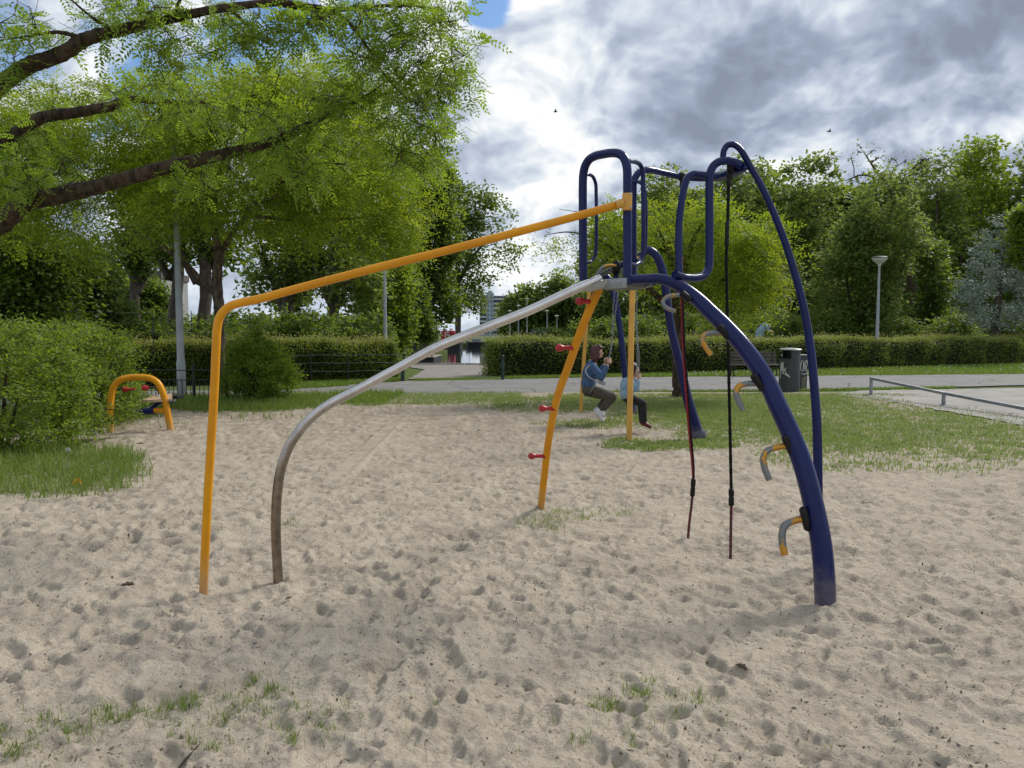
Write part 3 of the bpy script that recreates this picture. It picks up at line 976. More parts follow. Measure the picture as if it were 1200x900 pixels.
# steel slide pole
rows = [(704, 325.5, 5.24), (690, 332, 5.22), (660, 345.5, 5.19), (620, 364.0, 5.16), (560, 387.5, 5.11), (510, 407.5, 5.07), (462, 433.5, 5.03), (420, 456.0, 5.0), (388, 472.5, 4.97), (370, 485, 4.96), (356, 498.5, 4.95), (346.5, 511, 4.94), (338.5, 524, 4.94), (332, 539.5, 4.93), (327.8, 556, 4.93), (325, 576, 4.93), (323.6, 597, 4.93), (323.2, 620, 4.93), (324.0, 645, 4.93), (326.0, 683, 4.93)]
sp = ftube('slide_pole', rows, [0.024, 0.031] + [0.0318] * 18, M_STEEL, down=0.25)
m = MB()
V = [W(716, 328, 5.22), W(700, 330, 5.20), W(683, 340.5, 5.19), W(690, 342, 5.21), W(708, 337, 5.23)]
V2 = [p + np.array([0.01, 0.05, 0]) for p in V]
m.add(V + V2, [[0, 1, 2, 3, 4][::-1], [5, 6, 7, 8, 9]] + [[i, (i + 1) % 5, 5 + (i + 1) % 5, 5 + i] for i in range(5)])
m.build('end_gusset', M_GALV, sp, smooth=False)

# platform deck between the posts
zt = W(735, 328, 5.15)[2]
pA, pB = W(683, 330, 5.45), W(735, 330, 5.15)
pC, pD, pE = W(757, 330, 5.40), W(744, 336, 5.76), W(712, 336, 5.80)
m = MB(); prism(m, [pA[:2], pB[:2], pC[:2], pD[:2], pE[:2]], zt - 0.035, zt - 0.012)
deck = m.build('platform_deck', M_BIN, frame, smooth=False)
d = (pB - pA)[:2]; ang = math.atan2(d[1], d[0]); mid = (pA + pB) / 2
m = MB(); box(m, (mid[0] - 0.02, mid[1] - 0.03, zt - 0.022), (0.43, 0.012, 0.066), Matrix.Rotation(ang, 4, 'Z'), 0.003)
lp = m.build('lip_plate', M_GALV_DULL, deck)
for f in (-0.15, 0.0, 0.17):
    m = MB(); q = np.array([mid[0] - 0.02, mid[1] - 0.03, zt - 0.022]) + np.array([d[0], d[1], 0]) * f / np.linalg.norm(d) * 1.0
    nrm = np.array([d[1], -d[0], 0]) / np.linalg.norm(d)
    if nrm[1] > 0: nrm = -nrm
    lathe(m, [(0.007, 0), (0.007, 0.006), (0.004, 0.008)], q + nrm * 0.006, nrm, 8); m.build('bolt', M_GALV, deck)
ftube('edge_tube', [(736, 327.5, 5.17), (750, 327.2, 5.19), (766, 326.6, 5.2)], 0.0335, M_BLUE, deck, 14)
ftube('edge_tube', [(766, 330.5, 5.24), (760, 333.5, 5.5), (744, 336.5, 5.78), (714, 336.5, 5.8), (688, 332.5, 5.5)], 0.022, M_BLUE, deck, 12)

# rope beam with its own post
rows = [(742.2, 338, 5.76), (742.2, 290, 5.76), (742.2, 228, 5.76), (743, 212, 5.765), (748, 203, 5.78), (758, 199.3, 5.82), (780, 203.2, 5.95), (800, 207.5, 6.0), (825, 208.5, 5.93), (845, 206, 5.78), (860, 201.3, 5.6), (868, 197.5, 5.5), (874, 196.5, 5.44), (875.5, 196.3, 5.43)]
rb = ftube('rope_beam', rows, [0.026] * 4 + [0.026, 0.026, 0.0235, 0.0235, 0.028, 0.036, 0.042, 0.036, 0.018, 0.005], M_BLUE)
ftube('grab_handle', [(743, 213, 5.74), (749, 213.5, 5.70), (754, 218, 5.67), (756.2, 227, 5.66), (756.4, 290, 5.66), (755, 299, 5.66), (751, 304, 5.69), (743, 304.5, 5.74)], 0.0125, M_BLUE, rb, 10)
for (x, y, Y, rr) in ((799.2, 207, 6.0, 0.030), (855.5, 195, 5.52, 0.045)):
    m = MB(); c = W(x, y, Y)
    lathe(m, [(rr, -0.022), (rr + 0.004, -0.012), (rr + 0.004, 0.012), (rr, 0.022)], c, (0.96, -0.25 if x > 820 else 0.2, 0.05), 18)
    box(m, c + np.array([0, 0, -rr - 0.02]), (0.03, 0.028, 0.06), bevel=0.005)
    m.build('rope_clamp', M_BLACK, rb)

# side frame of two bent tubes
rows = [(791, 321.5, 5.14), (801, 325, 5.2), (817, 325.5, 5.28), (825.5, 322.5, 5.33), (830, 315, 5.36), (831.3, 303, 5.37), (831.4, 260, 5.40), (831.4, 216, 5.42), (832.2, 203, 5.42), (836, 194.5, 5.43), (843, 189.5, 5.44), (852, 188.5, 5.46), (861, 190.5, 5.47), (870, 194.5, 5.45)]
sf = ftube('side_frame', rows, 0.0285, M_BLUE)
rows = [(796, 324, 5.18), (795.4, 300, 5.22), (795.8, 262, 5.28), (798.6, 238, 5.32), (802.3, 218, 5.35), (805.8, 208.5, 5.37), (812, 204.2, 5.39), (820, 204.4, 5.41), (830, 206, 5.42)]
ftube('side_brace', rows, 0.0245, M_BLUE)
# tall thin hoop leg
rows = [(847.2, 190, 5.49), (847.3, 184, 5.49), (848.6, 176, 5.49), (852.3, 170.5, 5.49), (858, 169.2, 5.48), (864, 171.8, 5.48), (870, 178.5, 5.47), (880, 196.5, 5.46), (893, 219.5, 5.44), (907, 250.5, 5.42), (921.8, 289, 5.40), (930.6, 318, 5.38), (937.8, 343.5, 5.37), (944.9, 376, 5.35), (950.6, 414, 5.33), (954.2, 453, 5.31), (957, 491, 5.29), (958.3, 545, 5.27), (958.8, 600, 5.26), (959, 664, 5.25)]
ftube('hoop_leg', rows, np.interp([q[1] for q in rows], [169, 250, 480, 664], [0.0215, 0.024, 0.031, 0.032]), M_BLUE, down=0.25)

# great tapered arch
ARCH = [(762, 326.6, 5.2), (772, 326.8, 5.19), (785, 330, 5.17), (800, 337.5, 5.15), (817, 350.5, 5.10), (833, 366, 5.05), (852, 384.5, 4.98), (871, 405.8, 4.9), (895.5, 441, 4.8), (911, 474, 4.72), (927.5, 510, 4.65), (940.5, 543.5, 4.60), (953, 590, 4.54), (962.3, 637, 4.50), (966.4, 683, 4.47), (967.3, 714, 4.46)]
ar = np.interp([q[0] for q in ARCH], [762, 785, 800, 833, 871, 911, 953, 968], [0.0335, 0.037, 0.0435, 0.052, 0.0555, 0.058, 0.0605, 0.062])
ftube('main_arch', ARCH, ar, M_BLUE, n=24, down=0.3)

# bent step hooks on black pads
HOOKS = [
    ([(804, 346.5), (795, 345.7), (786, 346.6), (779.5, 349.6), (776.8, 354.3), (779, 359), (784, 362), (791.5, 365)], 2.6, 5.11, (801, 343.5), (811, 351.5)),
    ([(850, 390), (840, 389.6), (831, 390.6), (825, 393), (822.6, 398), (826, 405), (830, 411), (833.5, 416)], 3.1, 4.97, (845, 382), (856.5, 396)),
    ([(891, 450), (882, 449.4), (873, 450.2), (866, 452.6), (862.2, 460.5), (864.6, 468.5), (867.8, 475), (871.2, 481)], 3.5, 4.79, (885, 440), (896.5, 456.5)),
    ([(929, 523), (919, 523), (909, 524.8), (899, 528.4), (894.6, 536.5), (895.6, 547), (898.2, 554.5), (901.6, 562.5)], 3.8, 4.65, (922, 512), (931, 532)),
    ([(948, 606.8), (938, 608.4), (928, 611), (919.8, 616), (916.6, 625), (916.9, 636), (918, 643.5), (919.6, 650.5)], 4.3, 4.54, (943, 596), (949, 620)),
]
for rows, rp, Y, a, bq in HOOKS:
    pts = [(x, y, Y - 0.015 - 0.05 * k / 7) for k, (x, y) in enumerate(rows)]
    h = ftube('step_hook', pts, rp * Y / FPX, M_WORN, n=12)
    m = MB()
    pa, pb = W(a[0] - 2.2, a[1], Y - 0.035), W(bq[0] - 2.2, bq[1], Y - 0.035)
    rr = 0.024
    p_ = np.array([pa + (pb - pa) * f for f in (-0.12, -0.06, 0.03, 0.5, 0.97, 1.06, 1.12)])
    sweep(m, p_, np.array([0.006, 0.6, 1, 1, 1, 0.6, 0.2]) * rr, 12)
    m.build('rubber_pad', M_BLACK, h)
# step behind the gate
h = ftube('step_hook', [(697, 325.5, 5.62), (701, 320, 5.64), (705, 314.8, 5.66), (710.5, 311.8, 5.68), (718, 311.3, 5.7), (724, 311.6, 5.72)], 0.0135, M_WORN, n=10)
m = MB(); p_ = np.array([W(722, 305, 5.73), W(722.5, 309, 5.73), W(721.5, 319, 5.73), W(720.5, 323, 5.73)])
sweep(m, p_, np.array([0.015, 0.03, 0.03, 0.012]), 12); m.build('rubber_pad', M_BLACK, h)
# short strut that carries that step
ftube('deck_strut', [(743, 307, 5.77), (735, 308, 5.78), (727, 311, 5.78), (722.5, 318, 5.77), (722, 337, 5.76)], 0.022, M_BLUE)

# curved yellow leg with red pegs
LEG = [(702.5, 336, 5.45), (699, 345, 5.47), (694, 355.7, 5.50), (685, 377, 5.57), (675.5, 402, 5.68), (666.2, 429, 5.83), (653, 466, 6.1), (644, 509, 6.38), (638.5, 552, 6.62), (633.6, 602, 6.8)]
ftube('curved_leg', LEG, 0.0315, M_YELLOW, down=0.25)
for (bx, by, tx, ty, Y) in ((678.8, 352.8, 696, 353.6, 5.49), (655.2, 407.6, 673, 407.4, 5.70), (635.2, 478.6, 650, 478.6, 6.17), (622.8, 534.4, 640, 534.4, 6.52)):
    a_, b_ = W(bx, by, Y - 0.03), W(tx, ty, Y)
    m = MB(); ax = b_ - a_; ln = np.linalg.norm(ax)
    lathe(m, [(0.004, -0.029), (0.018, -0.024), (0.0275, -0.009), (0.029, 0.004), (0.0255, 0.018), (0.0185, 0.028), (0.0165, 0.04), (0.0165, ln * 0.8), (0.022, ln * 0.82), (0.022, ln)], a_, ax / ln, 16)
    m.build('foot_peg', M_RED, frame)


# ropes: hang from the beam, so things of their own
def rope(label, cat, strands, sleeves, base):
    root = thing('climbing_rope', label, cat, base, 'ropes of the climbing frame')
    for rows, rad, mat in strands:
        p = pxpath(rows)
        pp, rr = catmull(p, rad, 14)
        m = MB(); sweep(m, pp, rr * (1 + 0.10 * np.sin(np.arange(len(pp)) * 2.4)), 8); m.build('strand', mat, root)
    for a_, b_, rad in sleeves:
        a_, b_ = W(*a_), W(*b_)
        m = MB(); lathe(m, [(rad * 0.7, -0.006), (rad, 0), (rad, 0.35 * np.linalg.norm(b_ - a_)), (rad * 0.8, 0.45 * np.linalg.norm(b_ - a_)), (rad, 0.55 * np.linalg.norm(b_ - a_)), (rad, np.linalg.norm(b_ - a_)), (rad * 0.7, np.linalg.norm(b_ - a_) + 0.006)], a_, b_ - a_, 12)
        m.build('sleeve', M_BLACK, root)
    return root


y1 = 5.95
rope('red rope hanging slack from the middle of the blue beam', 'rope', [
    ([(798.6, 212, 6.0), (798.4, 230, 6.0), (798.6, 300, 6.0)], 0.0115, M_ROPE_B),
    ([(798.6, 298, 6.0), (799, 340, 6.0), (800, 400, 5.99), (803.6, 455, 5.98), (808, 510, 5.97), (811.6, 548, 5.96), (812.4, 566, 5.96)], 0.0095, M_ROPE_R),
    ([(800, 340, 5.99), (801.8, 400, 5.98), (806, 455, 5.97), (810, 510, 5.96), (813.0, 548, 5.955), (813, 566, 5.95)], 0.0075, M_ROPE_B),
    ([(811.8, 578, 5.96), (810, 595, 5.955), (807.6, 615, 5.95), (806, 634, 5.945)], 0.0105, M_ROPE_D)], [((812.6, 562, 5.95), (811.4, 581, 5.955), 0.019)], W(806, 632, 5.95))
rope('black rope hanging straight down from the tip of the blue beam', 'rope', [
    ([(854, 212, 5.5), (852.6, 262, 5.5), (851.2, 300, 5.5), (852.2, 360, 5.5), (853.6, 420, 5.49), (855.4, 500, 5.48), (857, 580, 5.475)], 0.0115, M_ROPE_B),
    ([(857, 588, 5.47), (856.5, 620, 5.468), (856, 655, 5.465)], 0.0105, M_ROPE_D)],
    [((854.2, 203, 5.5), (853.8, 216, 5.5), 0.016), ((852.4, 260, 5.5), (851.6, 288, 5.5), 0.0155), ((857, 574, 5.475), (857, 592, 5.47), 0.02)], W(856, 653, 5.47))


# ================================================================== SWING SET
sw = thing('swing_set', 'swing frame of blue and yellow poles beyond the climbing frame', 'swing set', (2.1, 13.2, 0))
def stube(name, rows, rad, mat, down=0.2):
    p = pxpath(rows)
    if down:
        q = p[-1].copy(); q[2] = -down; p = np.vstack([p, q])
        rad = rad if np.isscalar(rad) else list(rad) + [rad[-1]]
    m = MB(); tube(m, p, rad, 14); return m.build(name, mat, sw)
stube('leg', [(746, 300.5, 11.3), (743, 308, 11.3), (742, 320, 11.3), (741, 345, 11.3), (739, 430, 11.28), (737.3, 518, 11.25)], 0.042, M_YELLOW_OLD)
l = stube('leg', [(752, 294, 11.32), (760, 293.2, 11.32), (768, 298.5, 11.33), (774, 310, 11.35), (778.5, 328, 11.37), (786, 382, 11.4), (796, 425, 11.45), (806, 468, 11.5), (818.5, 514, 11.55)], [0.048, 0.06, 0.062, 0.062, 0.062, 0.06, 0.065, 0.075, 0.088], M_BLUE)
m = MB(); lathe(m, [(0.095, -0.05), (0.125, 0.0), (0.12, 0.10), (0.095, 0.13)], W(818.5, 514, 11.55) * np.array([1, 1, 0]) , (-0.15, 0, 1), 16); m.build('foot_sleeve', M_BLUE, l)
stube('leg', [(706, 323, 15.42), (699, 324, 15.4), (693, 332, 15.4), (689.5, 350, 15.42), (686.5, 390, 15.5), (684, 425, 15.55), (680.5, 482, 15.6)], 0.036, M_YELLOW_OLD)
stube('leg', [(700, 322.5, 15.4), (707, 322, 15.38), (713, 326.5, 15.35), (718, 340, 15.3), (723.5, 365, 15.25), (728.5, 400, 15.2), (732, 434, 15.17), (741, 485, 15.12)], [0.05, 0.06, 0.062, 0.062, 0.06, 0.06, 0.065, 0.1], M_BLUE)
cbA, cbB = W(757, 295, 11.32), W(703.5, 323, 15.4)
m = MB(); bar(m, cbA, cbB, 0.05, 14); m.build('crossbar', M_BLUE, sw)


def on_bar(Y):
    f = (Y - cbA[1]) / (cbB[1] - cbA[1]); return cbA + (cbB - cbA) * f


def chain(mb, pts, pitch=0.036, r=0.0032):
    p, _ = catmull(pts, 0.01, 40)
    seg = np.linalg.norm(np.diff(p, axis=0), axis=1); s = np.concatenate([[0], np.cumsum(seg)])
    n = int(s[-1] / pitch)
    for k in range(n + 1):
        c = np.array([np.interp(k * pitch, s, p[:, i]) for i in range(3)])
        c2 = np.array([np.interp(min(s[-1], k * pitch + 0.01), s, p[:, i]) for i in range(3)])
        c1 = np.array([np.interp(max(0, k * pitch - 0.01), s, p[:, i]) for i in range(3)])
        T = norm(c2 - c1); side = np.array([0, 1.0, 0]) if k % 2 else norm(np.cross(T, [0, 1.0, 0]))
        a = np.arange(8) * math.pi / 4
        ring = c + (np.cos(a) * pitch * 0.62)[:, None] * T + (np.sin(a) * pitch * 0.36)[:, None] * side
        sweep(mb, np.vstack([ring, ring[:1]]), r, 4, caps=False)


def swing(label, seat_c, seat_tilt, hand_pts, tops):
    root = thing('swing', label, 'swing', seat_c, 'swings hanging from the swing frame')
    m = MB(); c = np.asarray(seat_c)
    rows = []
    for k in range(9):
        f = k / 8 * 2 - 1
        rows.append(c + np.array([0, f * 0.23, 0.05 * f * f]))
    for k in range(8):
        a_, b_ = rows[k], rows[k + 1]
        t_ = np.array([0.07 * math.cos(seat_tilt), 0, 0.07 * math.sin(seat_tilt)]); u_ = np.array([0, 0, 0.012])
        V = [a_ - t_, a_ + t_, b_ + t_, b_ - t_, a_ - t_ + u_, a_ + t_ + u_, b_ + t_ + u_, b_ - t_ + u_]
        m.add(V, [[0, 1, 2, 3][::-1][::-1], [4, 7, 6, 5], [0, 4, 5, 1], [3, 2, 6, 7], [1, 5, 6, 2], [0, 3, 7, 4]])
    m.build('seat', M_BLACK, root)
    for sgn, hp, tp in zip((-1, 1), hand_pts, tops):
        m = MB(); chain(m, np.array([c + np.array([0, sgn * 0.23, 0.055]), hp, hp * 0.4 + tp * 0.6, tp])); m.build('chain', M_GALV_DULL, root)
    return root


AY, CY = 13.35, 12.2
a_seat = W(689.5, 463, AY)
a_hand = [W(712, 424, AY - 0.24), W(712.5, 424, AY + 0.24)]
swing('black swing seat holding the adult in a denim jacket', a_seat, 0.3, a_hand, [on_bar(AY - 0.26), on_bar(AY + 0.26)])
c_seat = W(737.5, 469.5, CY)
c_hand = [W(746, 441, CY - 0.2), W(748, 441, CY + 0.2)]
swing('black swing seat holding the small child in a pale blue jacket', c_seat, -0.1, c_hand, [on_bar(CY - 0.24), on_bar(CY + 0.24)])


# ================================================================== PEOPLE
def blob(name, prims, voxel, mat, parent, smooth_it=4):
    """one continuous skin grown over tapered capsules and ellipsoids"""
    m = MB()
    for q in prims:
        if isinstance(q[0], str):
            _, c, s, rot = q if len(q) == 4 else (*q, None)
            t_ = MB(); ball(t_, (0, 0, 0), 1.0, 16, 10)
            V = np.concatenate(t_.v) * np.asarray(s)
            if rot is not None: V = V @ np.array(Matrix.Rotation(rot[0], 3, rot[1])).T
            o = m.c; V = V + np.asarray(c); m.v.append(V); m.c += len(V)
            for a in t_.f[4]: m.f[4].append(a + o)
            for f in t_.ng: m.ng.append([i + o for i in f])
        else:
            p0, r0, p1, r1 = q
            p0, p1 = np.asarray(p0, float), np.asarray(p1, float)
            ax = p1 - p0; L = np.linalg.norm(ax); ax = ax / max(L, 1e-6)
            prof = [(max(1e-4, r0 * math.sin(t2)), -r0 * math.cos(t2)) for t2 in np.linspace(0, math.pi / 2, 5)]
            prof += [(max(1e-4, r1 * math.cos(t2)), L + r1 * math.sin(t2)) for t2 in np.linspace(0, math.pi / 2, 5)]
            lathe(m, prof, p0, ax, 12)
    me = m.mesh(name, mat, True, 0)
    ob = bpy.data.objects.new(name, me); COL.objects.link(ob)
    md = ob.modifiers.new('r', 'REMESH'); md.mode = 'VOXEL'; md.voxel_size = voxel; md.use_smooth_shade = True
    ms = ob.modifiers.new('s', 'SMOOTH'); ms.factor = 0.5; ms.iterations = smooth_it
    dg = bpy.context.evaluated_depsgraph_get()
    me2 = bpy.data.meshes.new_from_object(ob.evaluated_get(dg))
    ob.modifiers.clear(); ob.data = me2; me2.name = name
    if not me2.materials: me2.materials.append(mat)
    me2.polygons.foreach_set('use_smooth', np.ones(len(me2.polygons), dtype=bool))
    put_under(ob, parent)
    return ob


M_SKIN = surf('skin', (0.52, 0.32, 0.23), (0.46, 0.27, 0.19), 10, 0.55)
M_DENIM = surf('denim', (0.055, 0.115, 0.225), (0.035, 0.08, 0.165), 22, 0.9, 0, 0.004, 60)
M_LDENIM = surf('pale_denim', (0.24, 0.36, 0.46), (0.17, 0.27, 0.36), 18, 0.9, 0, 0.004, 60)
M_OLIVE = surf('olive_cloth', (0.082, 0.074, 0.055), (0.055, 0.05, 0.038), 14, 0.95, 0, 0.006, 40)
M_BLACKCLOTH = surf('black_cloth', (0.014, 0.014, 0.016), (0.022, 0.022, 0.024), 14, 0.95, 0, 0.004, 40)
M_HAIR_R = surf('dark_red_hair', (0.085, 0.016, 0.016), (0.045, 0.012, 0.012), 40, 0.5, 0, 0.004, 90)
M_HAIR_B = surf('dark_brown_hair', (0.022, 0.013, 0.010), (0.014, 0.01, 0.008), 40, 0.5, 0, 0.004, 90)
M_SHOE_W = surf('white_canvas', (0.68, 0.68, 0.72), (0.58, 0.58, 0.62), 14, 0.7)
M_SHOE_R = surf('dark_red_shoe', (0.10, 0.012, 0.015), None, 14, 0.6)
M_STRAP = surf('pale_strap', (0.42, 0.43, 0.46), (0.34, 0.35, 0.38), 14, 0.8)
M_LIP = surf('lips', (0.36, 0.10, 0.09), None, 14, 0.5)


def head_parts(root, c, s, fwd, hairmat, bob=True, side=None):
    """face details and hair on a head centred at c, size s (half height), looking along fwd"""
    f = norm(np.asarray(fwd, float)); sd = norm(np.cross([0, 0, 1.0], f)); up = np.cross(f, sd)
    for sg in (-1, 1):
        m = MB(); ball(m, c + f * s * 0.72 + sd * sg * s * 0.30 + up * s * 0.05, s * 0.085, 8, 6); m.build('eye', M_BLACKCLOTH, root)
    m = MB(); ball(m, c + f * s * 0.79 - up * s * 0.50, s * 0.12, 8, 6, (1, 1.6, 0.5)); m.build('mouth', M_LIP, root)


def hand(prims, palm, along, curl, thumb, s):
    """palm ball plus four curled fingers and a thumb round a chain"""
    along, curl, thumb = norm(np.asarray(along, float)), norm(np.asarray(curl, float)), norm(np.asarray(thumb, float))
    prims.append((palm - curl * 0.01 * s, 0.026 * s, palm + thumb * 0.03 * s, 0.026 * s))
    for k in range(4):
        b0 = palm + thumb * (0.042 - 0.024 * k) * s + along * 0.03 * s
        ln = (0.034, 0.038, 0.036, 0.028)[k] * s
        b1 = b0 + norm(along * 0.7 + curl) * ln; b2 = b1 + norm(curl - along * 0.9) * ln * 0.8
        prims.append((b0, 0.0095 * s, b1, 0.009 * s)); prims.append((b1, 0.009 * s, b2, 0.008 * s))
    t0 = palm + thumb * 0.045 * s
    t1 = t0 + norm(thumb * 0.6 + along * 0.8) * 0.035 * s
    prims.append((t0, 0.012 * s, t1, 0.010 * s)); prims.append((t1, 0.010 * s, t1 + norm(along * 0.4 + curl) * 0.026 * s, 0.009 * s))


def Wp(px, py, Y, dy=0.0):
    """centre-plane place seen at px, py, then moved sideways (along Y) by dy"""
    q = W(px, py, Y); q[1] += dy; return q


def adult():
    root = thing('person', 'red haired adult in a denim jacket sitting on the rear swing', 'person', a_seat)
    Y = AY
    head = Wp(700, 413, Y); neck = Wp(694, 425, Y); chest = Wp(692.5, 434, Y); belly = Wp(690.5, 446, Y); pel = Wp(690, 456.5, Y)
    fwd = np.array([1, -0.22, -0.10])
    sk = [('e', head, (0.085, 0.078, 0.112), (R(12), 'Y')), ('e', head + np.array([0.035, -0.008, -0.055]), (0.05, 0.05, 0.05)),
          (neck, 0.055, head - np.array([0.02, 0, 0.05]), 0.05), ('e', head + np.array([0.094, -0.022, -0.02]), (0.018, 0.012, 0.02)),
          ('e', head + np.array([-0.0, -0.078, -0.01]), (0.018, 0.010, 0.03)), ('e', head + np.array([-0.0, 0.078, -0.01]), (0.018, 0.010, 0.03)),
          (chest, 0.12, neck, 0.07), (belly, 0.11, chest, 0.12), (pel, 0.12, belly, 0.11)]
    jk = [('e', (chest + belly) / 2 + np.array([-0.01, 0, 0.02]), (0.135, 0.185, 0.21), (R(6), 'Y')), (chest + np.array([-0.015, -0.12, 0.03]), 0.085, chest + np.array([-0.015, 0.12, 0.03]), 0.085),
          (belly + np.array([-0.015, -0.06, -0.05]), 0.125, belly + np.array([-0.015, 0.06, -0.05]), 0.125), (neck + np.array([-0.02, -0.03, -0.02]), 0.07, neck + np.array([-0.02, 0.03, -0.02]), 0.07)]
    tr = [(pel + np.array([0, -0.06, 0]), 0.125, pel + np.array([0, 0.06, 0]), 0.125)]
    sh = []
    for sg in (-1, 1):
        sho = Wp(694, 430, Y, sg * 0.17); elb = Wp(702.5, 441.5, Y, sg * 0.26); wr = Wp(710, 428, Y, sg * 0.245); hp = Wp(712, 424.0, Y, sg * 0.24)
        sk += [(sho, 0.055, elb, 0.042), (elb, 0.042, wr, 0.028)]
        hand(sk, hp - np.array([0.012, 0, 0]), (0.8, 0, 0.25), (0.1, -sg, 0), (-0.15, 0, 1), 1.0)
        jk += [(sho, 0.075, elb, 0.062), (elb, 0.062, wr * 0.85 + elb * 0.15, 0.044)]
        hip = Wp(692, 457.5, Y, sg * 0.095); kn = Wp(716.5, 464.5, Y, sg * 0.12); an = Wp(704, 478.5, Y, sg * 0.10); toe = Wp(705.5, 491, Y, sg * 0.10); heel = Wp(699.0, 481.5, Y, sg * 0.10)
        sk += [(hip, 0.085, kn, 0.06), (kn, 0.06, an, 0.042), (an, 0.04, toe, 0.03)]
        tr += [(hip, 0.115, kn, 0.082), (kn, 0.082, an * 0.8 + kn * 0.2, 0.078), (kn * 0.3 + an * 0.7, 0.082, an, 0.06)]
        sh.append([(heel, 0.044, toe, 0.040), (an, 0.048, heel, 0.046), (an, 0.048, (an + toe) / 2, 0.05)])
    blob('body', sk, 0.0105, M_SKIN, root)
    blob('jacket', jk, 0.016, M_DENIM, root, 2)
    blob('trousers', tr, 0.016, M_OLIVE, root, 2)
    [blob('shoe', q, 0.012, M_SHOE_W, root, 2) for q in sh]
    blob('hair', [('e', head + np.array([-0.028, 0.004, 0.03]), (0.098, 0.095, 0.105), (R(10), 'Y')), ('e', head + np.array([-0.045, 0.0, -0.05]), (0.075, 0.095, 0.085)), ('e', head + np.array([-0.01, -0.06, -0.03]), (0.05, 0.035, 0.085)), ('e', head + np.array([-0.01, 0.06, -0.03]), (0.05, 0.035, 0.085)), ('e', head + np.array([-0.075, -0.02, -0.075]), (0.05, 0.07, 0.06)), ('e', head + np.array([-0.06, -0.05, -0.02]), (0.05, 0.05, 0.07)), ('e', head + np.array([0.045, -0.03, 0.085]), (0.05, 0.05, 0.03)), ('e', head + np.array([-0.02, -0.085, -0.085]), (0.035, 0.03, 0.05)), ('e', head + np.array([-0.055, 0, -0.10]), (0.07, 0.095, 0.08)), ('e', head + np.array([-0.085, 0.03, 0.0]), (0.04, 0.05, 0.05)), ('e', head + np.array([-0.05, -0.075, -0.115]), (0.035, 0.03, 0.045)), ('e', head + np.array([0.02, -0.02, 0.115]), (0.04, 0.05, 0.025))], 0.010, M_HAIR_R, root, 1)
    head_parts(root, head, 0.105, fwd, M_HAIR_R)
    m = MB(); tube(m, np.array([Wp(698, 427, Y, -0.15), Wp(691, 427.5, Y, -0.175), Wp(685, 433, Y, -0.205), Wp(688, 440, Y, -0.215), Wp(697, 445.5, Y, -0.20), Wp(703, 447, Y, -0.17)]), 0.011, 8); m.build('strap', M_STRAP, root)
    m = MB(); box(m, Wp(704.5, 447.5, Y, -0.15), (0.13, 0.06, 0.085), Matrix.Rotation(R(20), 4, 'Y'), 0.02); m.build('pouch', M_STRAP, root)
    return root


